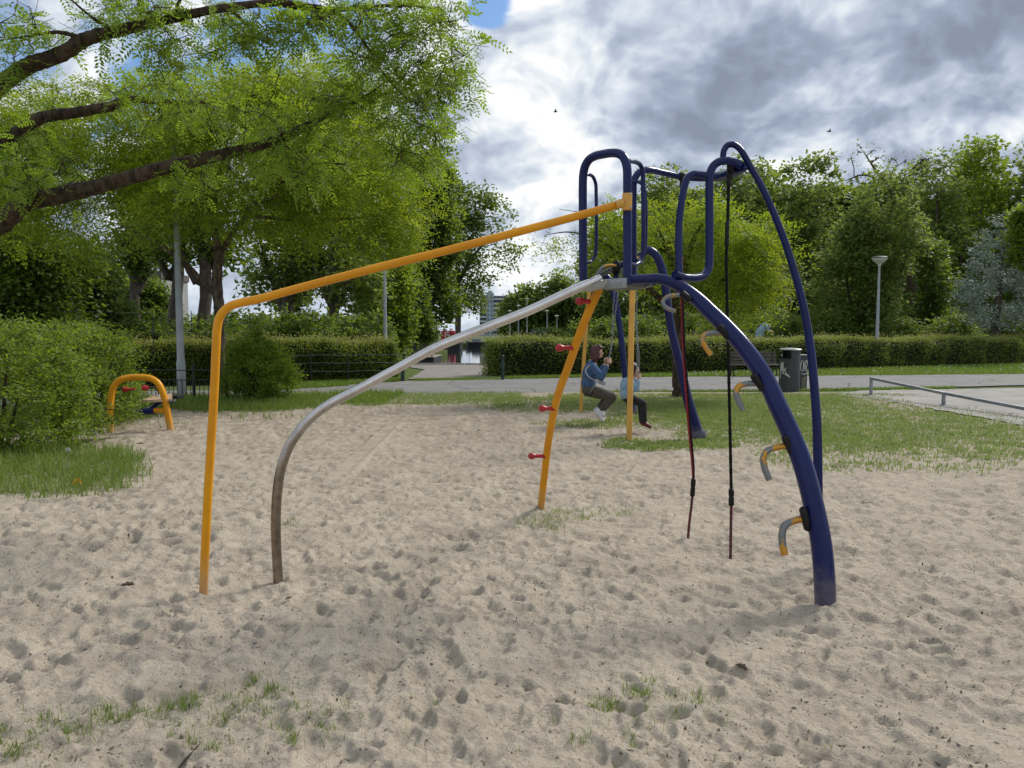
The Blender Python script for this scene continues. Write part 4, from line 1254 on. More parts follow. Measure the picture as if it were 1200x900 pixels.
def child():
    root = thing('person', 'small dark haired child in a pale blue jacket on the front swing', 'person', c_seat)
    Y = CY
    head = Wp(742.5, 433, Y); neck = Wp(739, 443, Y); chest = Wp(736, 449, Y); belly = Wp(735, 458, Y); pel = Wp(736, 465, Y)
    fwd = np.array([0.9, 0.45, -0.1])
    sk = [('e', head, (0.085, 0.082, 0.105)), ('e', head + np.array([0.04, 0.015, -0.045]), (0.045, 0.045, 0.045)), (neck, 0.042, head - np.array([0.01, 0, 0.05]), 0.04),
          ('e', head + np.array([0.082, 0.036, -0.02]), (0.014, 0.012, 0.015)), ('e', head + np.array([0.03, -0.08, -0.01]), (0.015, 0.01, 0.024)),
          (chest, 0.09, neck, 0.055), (belly, 0.09, chest, 0.09), (pel, 0.095, belly, 0.09)]
    jk = [('e', (chest + belly) / 2, (0.125, 0.145, 0.155)), (belly + np.array([-0.01, -0.05, -0.05]), 0.105, belly + np.array([-0.01, 0.05, -0.05]), 0.105),
          (chest + np.array([0, -0.09, 0.02]), 0.065, chest + np.array([0, 0.09, 0.02]), 0.065), ('e', neck + np.array([-0.075, 0, -0.05]), (0.075, 0.10, 0.06), (R(-20), 'Y'))]
    tr = [(pel + np.array([0, -0.05, -0.01]), 0.095, pel + np.array([0, 0.05, -0.01]), 0.095)]
    sh = []
    for sg in (-1, 1):
        sho = Wp(737.5, 448, Y, sg * 0.125); elb = Wp(743, 455, Y, sg * 0.215); wr = Wp(745.4, 445, Y, sg * 0.205); hp = Wp(746.6, 441.5, Y, sg * 0.2)
        sk += [(sho, 0.04, elb, 0.032), (elb, 0.032, wr, 0.022)]
        hand(sk, hp - np.array([0.01, 0, 0]), (0.8, 0, 0.25), (0.1, -sg, 0), (-0.1, 0, 1), 0.8)
        jk += [(sho, 0.062, elb, 0.052), (elb, 0.052, wr * 0.9 + elb * 0.1, 0.036)]
        hip = Wp(737, 466.5, Y, sg * 0.07); kn = Wp(752.5, 472.5, Y, sg * 0.085); an = Wp(753.5, 493, Y, sg * 0.085); toe = Wp(760, 499, Y, sg * 0.09 - 0.02)
        sk += [(hip, 0.06, kn, 0.045), (kn, 0.045, an, 0.032), (an, 0.03, toe, 0.025)]
        tr += [(hip, 0.08, kn, 0.062), (kn, 0.062, an, 0.052)]
        sh.append([(an + np.array([-0.01, 0, -0.03]), 0.038, toe, 0.033), (an, 0.038, an + np.array([0, 0, -0.04]), 0.04)])
    blob('body', sk, 0.009, M_SKIN, root)
    blob('jacket', jk, 0.014, M_LDENIM, root, 2)
    blob('trousers', tr, 0.014, M_BLACKCLOTH, root, 2)
    [blob('shoe', q, 0.011, M_SHOE_R, root, 2) for q in sh]
    blob('hair', [('e', head + np.array([-0.022, -0.012, 0.025]), (0.092, 0.092, 0.095)), ('e', head + np.array([-0.04, -0.02, -0.04]), (0.065, 0.085, 0.07))], 0.012, M_HAIR_B, root, 2)
    head_parts(root, head, 0.098, fwd, M_HAIR_B)
    return root


adult(); child()


# person stooping behind the right hedge
def stooper():
    Y = 37.5
    base = W(893, 392, Y); base[2] = 0
    root = thing('person', 'person in a pale hooded top stooping behind the right hedge', 'person', base)
    pel = W(889, 398, Y); mid = W(890, 390, Y); sho = W(896, 382, Y); head = W(901, 385.5, Y)
    sk = [(pel, 0.15, mid, 0.16), (mid, 0.16, sho, 0.15), (sho, 0.09, head, 0.08), ('e', head, (0.10, 0.09, 0.12))]
    cl = [(pel, 0.19, mid, 0.20), (mid, 0.20, sho, 0.17), ('e', sho + np.array([0.06, 0, 0.03]), (0.14, 0.13, 0.12))]
    dk = []
    for sg in (-1, 1):
        hip = pel + np.array([0, sg * 0.1, 0]); kn = hip + np.array([0.08, sg * 0.03, -0.42]); an = np.array([hip[0] - 0.02, hip[1], 0.09])
        sk += [(hip, 0.08, kn, 0.06), (kn, 0.06, an, 0.04), (an, 0.045, an + np.array([0.16, 0, -0.05]), 0.04)]
        dk += [(hip, 0.11, kn, 0.085), (kn, 0.085, an, 0.07)]
        s2 = sho + np.array([0, sg * 0.16, 0]); el = s2 + np.array([0.15, 0.02 * sg, -0.24]); ha = el + np.array([0.22, -0.05 * sg, -0.06])
        sk += [(s2, 0.06, el, 0.045), (el, 0.045, ha, 0.03)]
        hand(sk, ha, (1, 0, -0.2), (0, 0, -1), (0, -sg, 0.2), 1.1)
        cl += [(s2, 0.085, el, 0.07)]
    blob('body', sk, 0.018, M_SKIN, root)
    blob('hooded_top', cl, 0.025, M_LDENIM, root, 2)
    blob('trousers', dk, 0.025, M_BLACKCLOTH, root, 2)
    blob('hair', [('e', head + np.array([-0.01, 0, 0.035]), (0.115, 0.11, 0.11))], 0.02, M_HAIR_B, root, 2)


stooper()


# ================================================================== ROCKER ON THE LEFT
ro = thing('seesaw_rocker', 'yellow arched rocker with blue beam and tan seat beside the bushes', 'seesaw', G(165, 506))
YR = 12.5
def rt(name, rows, rad, mat, parent=ro, down=None, n=14):
    p = pxpath(rows)
    if down: 
        q = p[-1].copy(); q[2] = -down; p = np.vstack([p, q])
        q = p[0].copy(); q[2] = -down; p = np.vstack([q, p])
    m = MB(); tube(m, p, rad, n); return m.build(name, mat, parent)
rt('arch', [(129.5, 506.5, 12.4), (129.3, 490, 12.4), (130.5, 463, 12.42), (134, 452, 12.44), (141, 445.2, 12.46), (152, 442.6, 12.5), (168, 442.2, 12.5), (177, 443.6, 12.5), (185, 449, 12.5), (191, 461, 12.5), (195.5, 480, 12.5), (200, 507, 12.5)], 0.052, M_YELLOW, down=0.2)
rt('cross_tube', [(197, 481, 12.5), (188, 481, 12.5), (178, 481.2, 12.5)], 0.042, M_YELLOW)
bm2 = rt('rocker_beam', [(181, 481.2, 12.5), (174, 482, 12.5), (166, 482.3, 12.5), (160, 481.3, 12.5), (154, 480, 12.5)], [0.055, 0.058, 0.052, 0.034, 0.02], M_BLUE)
rt('support_tube', [(168, 480, 12.5), (175, 477, 12.52), (182, 472, 12.6), (186, 464, 12.7), (188, 460, 12.75)], 0.016, M_GALV_DULL, bm2, n=10)
rt('support_tube', [(176, 480, 12.52), (184, 474, 12.6), (191, 469, 12.65), (196, 467, 12.7)], 0.03, M_BLUE, bm2, n=10)
m = MB(); V0 = [W(166.5, 470.5, 12.55), W(178, 466.5, 12.75), W(201, 463.5, 12.85), W(203.5, 467, 12.6), (W(201, 470, 12.5)), W(180, 471.5, 12.4)]
Vt = [p + np.array([0, 0, 0.035]) for p in V0]
m.add(V0 + Vt, [[0, 1, 2, 3, 4, 5], [6, 7, 8, 9, 10, 11][::-1]] + [[i, 6 + i, 6 + (i + 1) % 6, (i + 1) % 6] for i in range(6)])
seat = m.build('seat_board', M_TAN, ro, smooth=False)
rt('seat_rim', [(199, 471.5, 12.45), (203.5, 470.5, 12.5), (205.5, 467, 12.6), (204, 463.8, 12.75), (200, 462.8, 12.85)], 0.022, M_DKMETAL, seat, n=10)
m = MB(); box(m, W(209, 465, 12.7), (0.10, 0.28, 0.06), bevel=0.02); m.build('bumper', M_BLACK, ro)
for x, y in ((150.5, 456), (173, 454.5)):
    m = MB(); a_ = W(x, y, 12.7)
    lathe(m, [(0.01, -0.09), (0.045, -0.08), (0.05, -0.03), (0.03, 0.0), (0.018, 0.03), (0.018, 0.10)], a_, (1, 0.1, 0.05), 12); m.build('grip', M_RED, ro)
rt('handle_bar', [(173, 454.5, 12.7), (180, 454.2, 12.7), (184.5, 456, 12.72), (186.5, 461, 12.74), (187.5, 466, 12.75)], 0.016, M_DKMETAL, n=10)
rt('handle_bar', [(150.5, 456, 12.7), (144, 455.5, 12.7), (138, 457, 12.7), (134.5, 462, 12.72), (133, 470, 12.75), (140, 478, 12.7), (154, 480, 12.52)], 0.016, M_DKMETAL, n=10)

# ================================================================== STREET FURNITURE
# bench
bY = 28.3
bx0, bx1 = W(854, 430, bY)[0], W(912, 430, bY)[0]
bc = (bx0 + bx1) / 2; bl = bx1 - bx0
bench = thing('park_bench', 'weathered slatted park bench between the path and the hedge', 'bench', (bc, bY, 0))
for k, z in enumerate((0.50, 0.62, 0.74, 0.855)):
    m = MB(); box(m, (bc, bY + 0.22 + 0.05 * k * 0.6, z), (bl, 0.035, 0.095), Matrix.Rotation(R(-12), 4, 'X'), 0.006); m.build('back_slat', M_WOOD, bench)
for k in range(4):
    m = MB(); box(m, (bc, bY - 0.20 + k * 0.115, 0.43), (bl, 0.095, 0.04), bevel=0.006); m.build('seat_slat', M_WOOD, bench)
for s in (-0.78, 0.78):
    m = MB(); x = bc + s
    for a_, b_ in (((x, bY - 0.2, 0), (x, bY - 0.2, 0.40)), ((x, bY + 0.17, 0), (x, bY + 0.19, 0.42)), ((x, bY + 0.19, 0.42), (x, bY + 0.31, 0.90)), ((x, bY - 0.22, 0.40), (x, bY + 0.2, 0.40))):
        bar(m, a_, b_, 0.024, 8)
    m.build('leg_frame', M_DKMETAL, bench)

# litter bin
bY = 21.0
bc = G(924.5, 458.5)
bn_ = thing('litter_bin', 'dark grey cylindrical litter bin with slanted open top and white graffiti', 'litter bin', (bc[0], bc[1], 0))
rB = 0.275
m = MB(); n = 32
a = np.arange(n) * 2 * math.pi / n
zt_ = 1.13
V = []
for z in (0.0, 0.03, 0.9):
    V.append(np.stack([bc[0] + rB * np.cos(a), bc[1] + rB * np.sin(a), np.full(n, z)], 1))
V.append(np.stack([bc[0] + rB * np.cos(a), bc[1] + rB * np.sin(a), zt_ - 0.0 - 0.035 * (np.cos(a) + 1) * 0], 1))
V = np.concatenate(V); i = np.arange(3)[:, None] * n; j = np.arange(n)[None, :]; j2 = (j + 1) % n
F = np.stack([i + j, i + j2, i + n + j2, i + n + j], -1).reshape(-1, 4)
# leave the mouth open on the left of the upper ring
keep = [f for k, f in enumerate(F) if not (k >= 2 * n and math.cos(a[k % n] - math.pi) > 0.35)]
m.add(V, np.array(keep)); m.build('shell', M_BIN, bn_)
m = MB(); lathe(m, [(rB + 0.012, zt_), (rB + 0.014, zt_ + 0.02), (rB - 0.01, zt_ + 0.045), (0.02, zt_ + 0.06)], (bc[0], bc[1], 0), (0.02, 0, 1), 32); m.build('lid', M_LIDMETAL, bn_)
m = MB(); lathe(m, [(rB - 0.02, 0.05), (rB - 0.02, 0.86), (rB - 0.03, 0.86), (rB - 0.03, 0.06)], (bc[0], bc[1], 0), (0, 0, 1), 28); m.build('liner', M_BLACK, bn_)


def scrawl(mb, strokes, place, r=0.012):
    for s in strokes:
        p = np.array([place(u, v) for u, v in s]); pp, _ = catmull(p, r, 5)
        sweep(mb, pp, r, 5)


def on_cyl(u, v):      # u: angle in degrees from facing the viewer, v: height
    an = -math.pi / 2 + R(u)
    return np.array([bc[0] + (rB - 0.004) * math.cos(an), bc[1] + (rB - 0.004) * math.sin(an), v])


m = MB(); scrawl(m, [[(-78, 0.35), (-70, 0.8), (-64, 0.55), (-58, 0.82), (-55, 0.5)], [(-72, 0.6), (-48, 0.58), (-38, 0.66)], [(-66, 0.52), (-45, 0.48), (-24, 0.42), (-14, 0.40)], [(-50, 0.62), (-36, 0.5), (-22, 0.44)]], on_cyl)
m.build('graffiti', M_WHITE, bn_)
# utility post box right behind the bin
uc = G(940.0, 456.0) + np.array([0.0, 0.2, 0]); 
ub = thing('utility_box', 'low dark utility box with white graffiti right behind the litter bin', 'utility box', (uc[0], uc[1], 0))
m = MB(); box(m, (uc[0] - 0.16, uc[1], 0.47), (0.62, 0.34, 0.94), bevel=0.02); m.build('cabinet', M_BIN, ub)
m = MB(); box(m, (uc[0] - 0.16, uc[1], 0.962), (0.66, 0.38, 0.04), bevel=0.01); m.build('cap', M_GALV_DULL, ub)
def on_box(u, v): return np.array([uc[0] + u, uc[1] - 0.171, v])
m = MB(); scrawl(m, [[(0.0, 0.82), (-0.045, 0.72), (-0.04, 0.56), (0.02, 0.50)], [(0.035, 0.52), (0.035, 0.80), (0.075, 0.55), (0.08, 0.82)], [(0.10, 0.76), (0.125, 0.82), (0.14, 0.72), (0.10, 0.52), (0.145, 0.52)], [(-0.02, 0.44), (0.06, 0.42), (0.13, 0.45)]], on_box, 0.011)
m.build('graffiti', M_WHITE, ub)
m = MB(); 
for k in range(26):
    q = rng.uniform(0, 1, 2); m.add([on_box(0.0 + 0.13 * q[0] + dx * 0.03, 0.04 + 0.30 * q[1] + dz * 0.045) + np.array([0, -0.002 - 0.0003 * k, 0]) for dx, dz in ((-1, -0.5), (0.3, -1), (1, 0.2), (0.1, 1))], [[0, 1, 2, 3]])
m.build('peeling_stickers', surf('torn_paper', (0.30, 0.27, 0.20), (0.12, 0.11, 0.08), 25, 0.9), ub, smooth=False)

# skate rail
A0, A1 = G(1020.5, 463.5), G(1105.5, 475.5)
rl = thing('skate_rail', 'long low grey steel rail sloping across the concrete pad', 'skate rail', (A0[0], A0[1], 0.012))
tA = A0 + np.array([0, 0, 0.44]); dirv = (A1 - A0); tB = A0 + dirv * 2.72 + np.array([0, 0, 0.24])
zAt = lambda f: 0.44 - 0.165 * f + 0.03 * max(0, f - 1)
def sq(mb, a_, b_, wd):
    d_ = b_ - a_; L = np.linalg.norm(d_); q = Vector(d_).to_track_quat('X', 'Z').to_matrix().to_4x4()
    box(mb, (a_ + b_) / 2, (L, wd, wd), q, 0.006)
P = [A0 + dirv * f + np.array([0, 0, zAt(f)]) for f in (-0.015, 1.0, 3.0)]
m = MB(); sq(m, P[0], P[1], 0.062); sq(m, P[1] + (P[2] - P[1]) * 0.001, P[2], 0.0615); m.build('rail_bar', M_GALV_DULL, rl)
for f in (0.0, 1.0, 2.0, 2.98):
    q = A0 + dirv * f
    m = MB(); z = zAt(f) - 0.028
    box(m, (q[0], q[1], z / 2), (0.06, 0.06, z), Matrix.Rotation(math.atan2(dirv[1], dirv[0]), 4, 'Z'), 0.005); box(m, (q[0], q[1], 0.018), (0.13, 0.13, 0.012), Matrix.Rotation(math.atan2(dirv[1], dirv[0]), 4, 'Z'), 0.003); m.build('post', M_GALV_DULL, rl)


# street lamps
def lamp(label, px, Y, top_z, r0, r1, lean=0.0, head=0.36, base_px=None):
    b_ = W(px, 390, Y); b_[2] = 0
    root = thing('street_lamp', label, 'street lamp', (b_[0], b_[1], 0), 'lamp posts of the park')
    top = b_ + np.array([lean, 0, top_z])
    m = MB(); sweep(m, np.array([b_ - [0, 0, 0.1], b_ + [0, 0, 0.9], b_ + [0, 0, 0.95], top]), np.array([r0, r0, r0 * 0.85, r1]), 14); m.build('pole', M_LAMPPOST, root)
    m = MB(); lathe(m, [(r1 * 1.3, -0.02), (r1 * 1.5, 0.05), (head * 0.35, 0.10), (head * 0.75, 0.22), (head * 0.98, 0.33), (head, 0.36)], top, (0, 0, 1), 24); m.build('shade', M_LAMPGLASS, root)
    m = MB(); lathe(m, [(head * 1.04, 0.355), (head * 1.05, 0.385), (head * 0.8, 0.43), (0.03, 0.47)], top, (0, 0, 1), 24); m.build('cap', M_DKMETAL, root)
    return root


M_LAMPPOST = surf('grey_blue_pole', (0.34, 0.37, 0.385), (0.28, 0.31, 0.325), 3, 0.5, 0.3)
lamp('bowl topped street lamp rising behind the right hedge', 1028, 36.5, 4.75, 0.10, 0.05, head=0.36)
lamp('tall grey lamp post behind the yellow rocker and the black fence', 211, 18.6, 6.6, 0.105, 0.055, lean=-0.02)
lamp('grey lamp post standing before the left hedge with its bowl in the leaves', 451.5, 29.5, 4.75, 0.085, 0.05, head=0.34)


# low black bar fence on the left
fY0, fY1 = G(150, 469), G(268, 470)
fd = fY1 - fY0; fL = np.linalg.norm(fd)
fe = thing('bar_fence', 'low black fence of thin upright bars behind the yellow rocker', 'fence', (fY0[0], fY0[1], 0))
nb = int(fL / 0.105)
bar_me = None
for k in range(nb):
    p = fY0 + fd * (k + 0.5) / nb
    if bar_me is None:
        m = MB(); bar(m, (0, 0, 0.04), (0, 0, 0.50), 0.0085, 6); bar_me = m.mesh('bar', M_DKMETAL)
    o = bpy.data.objects.new('bar', bar_me); COL.objects.link(o); o.location = (p[0], p[1], 0); put_under(o, fe)
for z in (0.08, 0.49, 0.72):
    m = MB(); bar(m, fY0 + [0, 0, z], fY1 + [0, 0, z], 0.012, 8); m.build('rail', M_DKMETAL, fe)
for f in (0.02, 0.66, 0.985):
    p = fY0 + fd * f
    m = MB(); bar(m, p - [0, 0, 0.1], p + [0, 0, 0.88], 0.032, 10); m.build('post', M_DKMETAL, fe)

# wire fence in front of the left hedge
wf = thing('wire_fence', 'thin wire fence on slim dark posts along the left hedge', 'fence', (*G(405, 447)[:2], 0))
wa, wb = G(318, 448.5), G(478, 445.5)
for f in (0.02, 0.28, 0.55, 0.97):
    p = wa + (wb - wa) * f
    m = MB(); bar(m, p, p + [0, 0, 0.92], 0.022, 8); m.build('post', M_DKMETAL, wf)
for z in (0.35, 0.62, 0.88):
    m = MB(); p = np.array([wa + (wb - wa) * f + [0, 0, z - 0.02 * math.sin(f * 9) ** 2] for f in np.linspace(0, 1, 24)]); sweep(m, p, 0.004, 5); m.build('wire', M_GALV_DULL, wf)
# tall wire fence behind
tf_ = thing('tall_wire_fence', 'tall thin wire fence on slim posts behind the left bushes', 'fence', (*W(200, 430, 24)[:2], 0))
ta, tb = W(70, 430, 21), W(300, 430, 27); ta[2] = tb[2] = 0
for f in (0.08, 0.42, 0.62, 0.97):
    p = ta + (tb - ta) * f
    m = MB(); bar(m, p, p + [0, 0, 2.3], 0.014, 8); m.build('post', M_DKMETAL, tf_)
for z in (1.6, 1.9, 2.2):
    m = MB(); bar(m, ta + [0, 0, z], tb + [0, 0, z], 0.0014, 5); m.build('wire', M_DKMETAL, tf_)

# posts at the gap in the hedge
for px, py, hh, rr, lab in ((589, 445, 0.82, 0.055, 'short dark green post at the end of the right hedge'), (472, 446.5, 0.45, 0.07, 'stubby dark post at the end of the left hedge')):
    p = G(px, py); root = thing('bollard', lab, 'bollard', (p[0], p[1], 0))
    m = MB(); lathe(m, [(rr, -0.1), (rr, hh), (rr * 0.92, hh + 0.015), (rr * 0.5, hh + 0.03)], p, (0, 0, 1), 14); m.build('post', M_GREENPOST, root)
    m = MB(); lathe(m, [(rr + 0.006, hh - 0.12), (rr + 0.006, hh - 0.05)], p, (0, 0, 1), 14); m.build('band', M_DKMETAL, root)

# ================================================================== HEDGES
def hedge(name, label, front, depth, h, n, seed, leaf=0.075, shoots=0.16, taper_ends=True, hvar=0.06):
    r = np.random.default_rng(seed)
    front = np.asarray(front, float)
    seg = np.linalg.norm(np.diff(front, axis=0), axis=1); S = np.concatenate([[0], np.cumsum(seg)]); Lh = S[-1]
    def at(s):
        return np.stack([np.interp(s, S, front[:, 0]), np.interp(s, S, front[:, 1])], -1)
    def nrm(s):
        d = norm(at(np.minimum(s + 0.3, Lh)) - at(np.maximum(s - 0.3, 0))); return np.stack([-d[..., 1], d[..., 0]], -1)
    root = thing(name, label, 'hedge', (front[0][0], front[0][1], 0))
    ph = r.uniform(0, 6, 6)
    def lump(s, z): return 0.07 * np.sin(s * 1.9 + ph[0] + z) + 0.06 * np.sin(s * 4.3 + ph[1] - 2 * z) + 0.05 * np.sin(z * 5 + s * 0.9 + ph[2])
    def top(s): return h + hvar * np.sin(s * 0.8 + ph[3]) + hvar * 0.7 * np.sin(s * 2.7 + ph[4])
    # core of twigs
    m = MB(); ns = max(6, int(Lh / 0.5)); ss = np.linspace(0.12, Lh - 0.12, ns)
    prof = [(0.16, 0.0), (0.12, 0.3), (0.14, h * 0.75), (0.3, h * 0.90), (depth * 0.5, h * 0.95), (depth - 0.3, h * 0.9), (depth - 0.14, h * 0.7), (depth - 0.16, 0.0)]
    V = []
    for s in ss:
        a_ = at(s); nn_ = nrm(s)
        for d, z in prof: q = a_ + nn_ * (d + 0.5 * lump(s, z) * 0.6); V.append((q[0], q[1], z))
    k = len(prof); F = [[i * k + j, i * k + j + 1, (i + 1) * k + j + 1, (i + 1) * k + j] for i in range(ns - 1) for j in range(k - 1)]
    F += [list(range(k)), [(ns - 1) * k + j for j in range(k)][::-1]]
    m.add(V, F).build('twiggy_core', M_CORE, root, smooth=False)
    # leaves over front, top and ends
    def shell(n_):
        u = r.uniform(0, 1, n_); s = r.uniform(0, Lh, n_)
        per = h + depth * 0.9
        t_ = u * per
        d = np.where(t_ < h, 0.0, (t_ - h)); z = np.where(t_ < h, t_, top(s))
        # round the shoulder
        d = np.where(t_ < h, d + 0.22 * np.clip((t_ - h * 0.72) / (h * 0.28), 0, 1) ** 2, d + 0.22 * np.clip(1 - (t_ - h) / 0.4, 0, 1))
        z = np.where(t_ < h, z * (top(s) / h), z - 0.10 * np.clip(1 - (t_ - h) / 0.5, 0, 1) ** 2)
        d = d + lump(s, z) + r.exponential(0.06, n_) * np.where(t_ < h, 1, 0) * 1.0 - 0.03
        z = np.maximum(z + r.normal(0, 0.03, n_), 0.01)
        a_ = at(s); q = a_ + nrm(s) * d[:, None]
        return np.column_stack([q, z]), np.where((t_ < h)[:, None], np.column_stack([-nrm(s), np.full(n_, 0.2)]), np.array([0, 0, 1.0]))
    P, O = shell(n)
    m = MB(); leaves(m, P, leaf, 0.6, 0.4, r, out=O)
    # ends
    for s0, sg in ((0.0, -1), (Lh, 1)):
        ne = int(n * depth * h / (Lh * (h + depth)) * 1.6) + 300
        d = r.uniform(0.05, depth - 0.05, ne); z = r.uniform(0.02, h, ne) ; s = np.full(ne, s0)
        a_ = at(s) + nrm(s) * d[:, None]; dd = norm(at(np.array([min(Lh, s0 + 0.3)])) - at(np.array([max(0, s0 - 0.3)])))[0]
        a_ = a_ + dd * (sg * (r.normal(0.02, 0.08, ne) - 0.12 * (z / h) ** 2))[:, None]
        leaves(m, np.column_stack([a_, z]), leaf, 0.6, 0.4, r, out=np.tile([dd[0] * sg, dd[1] * sg, 0.2], (ne, 1)))
    m.build('foliage', LF_HEDGE, root, smooth=False)
    if shoots:
        ns_ = int(n * 0.5); s = r.uniform(0, Lh, ns_); d = r.uniform(0.0, depth * 0.95, ns_)
        a_ = at(s) + nrm(s) * (d + lump(s, h) + 0.12)[:, None]; z = top(s) - 0.03 - 0.12 * np.clip(1 - d / 0.3, 0, 1) + r.exponential(shoots * 0.55, ns_) * (0.5 + 0.5 * np.sin(s * 1.3 + 2 * np.sin(s * 0.37)) ** 2)
        m = MB(); leaves(m, np.column_stack([a_, z]), leaf * 0.9, 0.6, 0.5, r, out=np.tile([0, 0, 1.0], (ns_, 1)))
        m.build('young_shoots', LF_SHOOT, root, smooth=False)
    return root


def gpt(*a): return G(*a)[:2]
hedge('hedge', 'long clipped hedge running right from the gap by the water', [gpt(583, 441.5), gpt(760, 437.6), gpt(960, 432), gpt(1200, 425.5), (43, 52)], 1.6, 1.30, 62000, 21)
hedge('hedge', 'clipped dark hedge on the left behind the thin wire fence', [gpt(120, 452), gpt(250, 450), gpt(345, 447.6), gpt(466, 443.6)], 1.3, 1.28, 30000, 22)

# ================================================================== SHRUBS
def stems(base, n, spread, h, r):
    out_ = []
    for _ in range(n):
        a_ = r.uniform(0, 6.28); o = np.array([math.cos(a_), math.sin(a_), 0]) * r.uniform(0.02, 0.15)
        e_ = np.array([math.cos(a_), math.sin(a_), 0]) * spread * r.uniform(0.3, 0.8) + np.array([0, 0, h * r.uniform(0.6, 0.95)])
        b_ = np.asarray(base)
        out_.append((np.array([b_ + o - [0, 0, 0.1], b_ + o + e_ * [0.35, 0.35, 0.55], b_ + e_]), np.array([0.03, 0.02, 0.008])))
    return out_


def sprigs(lobes, n, seed):
    r = np.random.default_rng(seed); lo = np.asarray(lobes); k = r.integers(0, len(lo), n)
    d = norm(r.standard_normal((n, 3))); d[:, 2] = np.abs(d[:, 2]) * 0.9
    return lo[k, :3] + d * lo[k, 3:] * r.uniform(0.98, 1.2, n)[:, None]


def shrub(name, label, base, lobes, n_cl, per, cr, leaf, lmat, seed, group=None, shell=0.55, cat='shrub', ratio=0.6, flat=0.8):
    r = np.random.default_rng(seed + 500)
    lo = np.asarray(lobes); hh = (lo[:, 2] + lo[:, 5]).max() * 0.85; sp_ = lo[:, 3].max() * 0.8
    return tree(name, label, base, stems(base, 7, sp_, hh, r), lobes, n_cl, per, cr, leaf, lmat, M_BARK, 'simple', group, seed, shell, flat, 0, True, ratio, cat, trunk_n=6, extra_clumps=sprigs(lobes, max(12, n_cl // 9), seed + 7))


sb = 0
def lob(px, py, Y, rx, ry, dep): return lobe(px, py, Y, rx, ry, dep)
b0 = G(20, 530); shrub('bush', 'big rounded green bush at the left edge nearest the tall grass', (b0[0] - 0.4, 10.3, 0), [lob(5, 470, 10.6, 95, 88, 1.1), lob(55, 500, 10.4, 52, 52, 0.7), lob(20, 420, 11.0, 70, 45, 0.9)], 330, 62, 0.17, 0.055, LF_BUSH, 31)
shrub('bush', 'dense clipped green bush left of the rocker and behind the nearest bush', (W(95, 400, 13.2)[0], 13.4, 0), [lob(95, 440, 13.4, 72, 62, 1.0), lob(60, 408, 13.8, 85, 30, 1.0), lob(125, 462, 13.0, 45, 34, 0.7)], 330, 62, 0.18, 0.06, LF_BUSH, 32)
# low arching branch towards the rocker
r = np.random.default_rng(77)
ex = np.array([W(x + r.normal(0, 4), y + r.normal(0, 4), Y) for x, y, Y in ((118, 478, 11.6), (135, 478, 11.7), (150, 479, 11.8), (158, 484, 11.8), (164, 488, 11.8), (145, 488, 11.7), (128, 490, 11.5), (110, 492, 11.3), (152, 479, 11.9), (140, 476, 11.8))])
lp_ = np.array([W(70, 520, 11.0) * [1, 1, 0] , W(85, 492, 11.1), W(118, 480, 11.5), W(146, 482, 11.8), W(168, 488, 11.8)])
tree('arching_bush', 'low bush with arching branches reaching across the yellow rocker', lp_[0], [(lp_, [0.02, 0.015, 0.010, 0.006, 0.003])], [lob(100, 492, 11.3, 34, 20, 0.5)], 26, 46, 0.16, 0.05, LF_BUSH, M_BARK, 'simple', None, 33, 0.3, 0.6, 0, True, 0.6, 'bush', ex)
shrub('bush', 'round light green bush right of the tree trunk and before the left hedge', (W(306, 470, 17.9)[0], 17.9, 0), [lob(306, 438, 17.9, 40, 36, 0.75), lob(296, 415, 18.1, 28, 26, 0.55), lob(330, 447, 17.8, 18, 24, 0.4), lob(278, 450, 18.0, 18, 20, 0.4)], 200, 60, 0.19, 0.07, LF_FRESH, 34)
ex2 = np.array([W(303 + r.normal(0, 3), y, 18) for y in (405, 398, 390, 383, 376, 370)])
pts = np.array([W(303, 440, 18), W(304, 405, 18), W(302, 368, 18)])
tree('sapling', 'thin leafy sapling standing out of the round light green bush', pts[0] * [1, 1, 0], [(np.vstack([pts[0] * [1, 1, 0], pts]), [0.02, 0.016, 0.012, 0.004])], [lob(303, 385, 18, 6, 14, 0.15)], 4, 26, 0.13, 0.075, LF_FRESH, M_BARK, 'simple', None, 35, 0.2, 0.9, 0, True, 0.6, 'sapling', ex2)

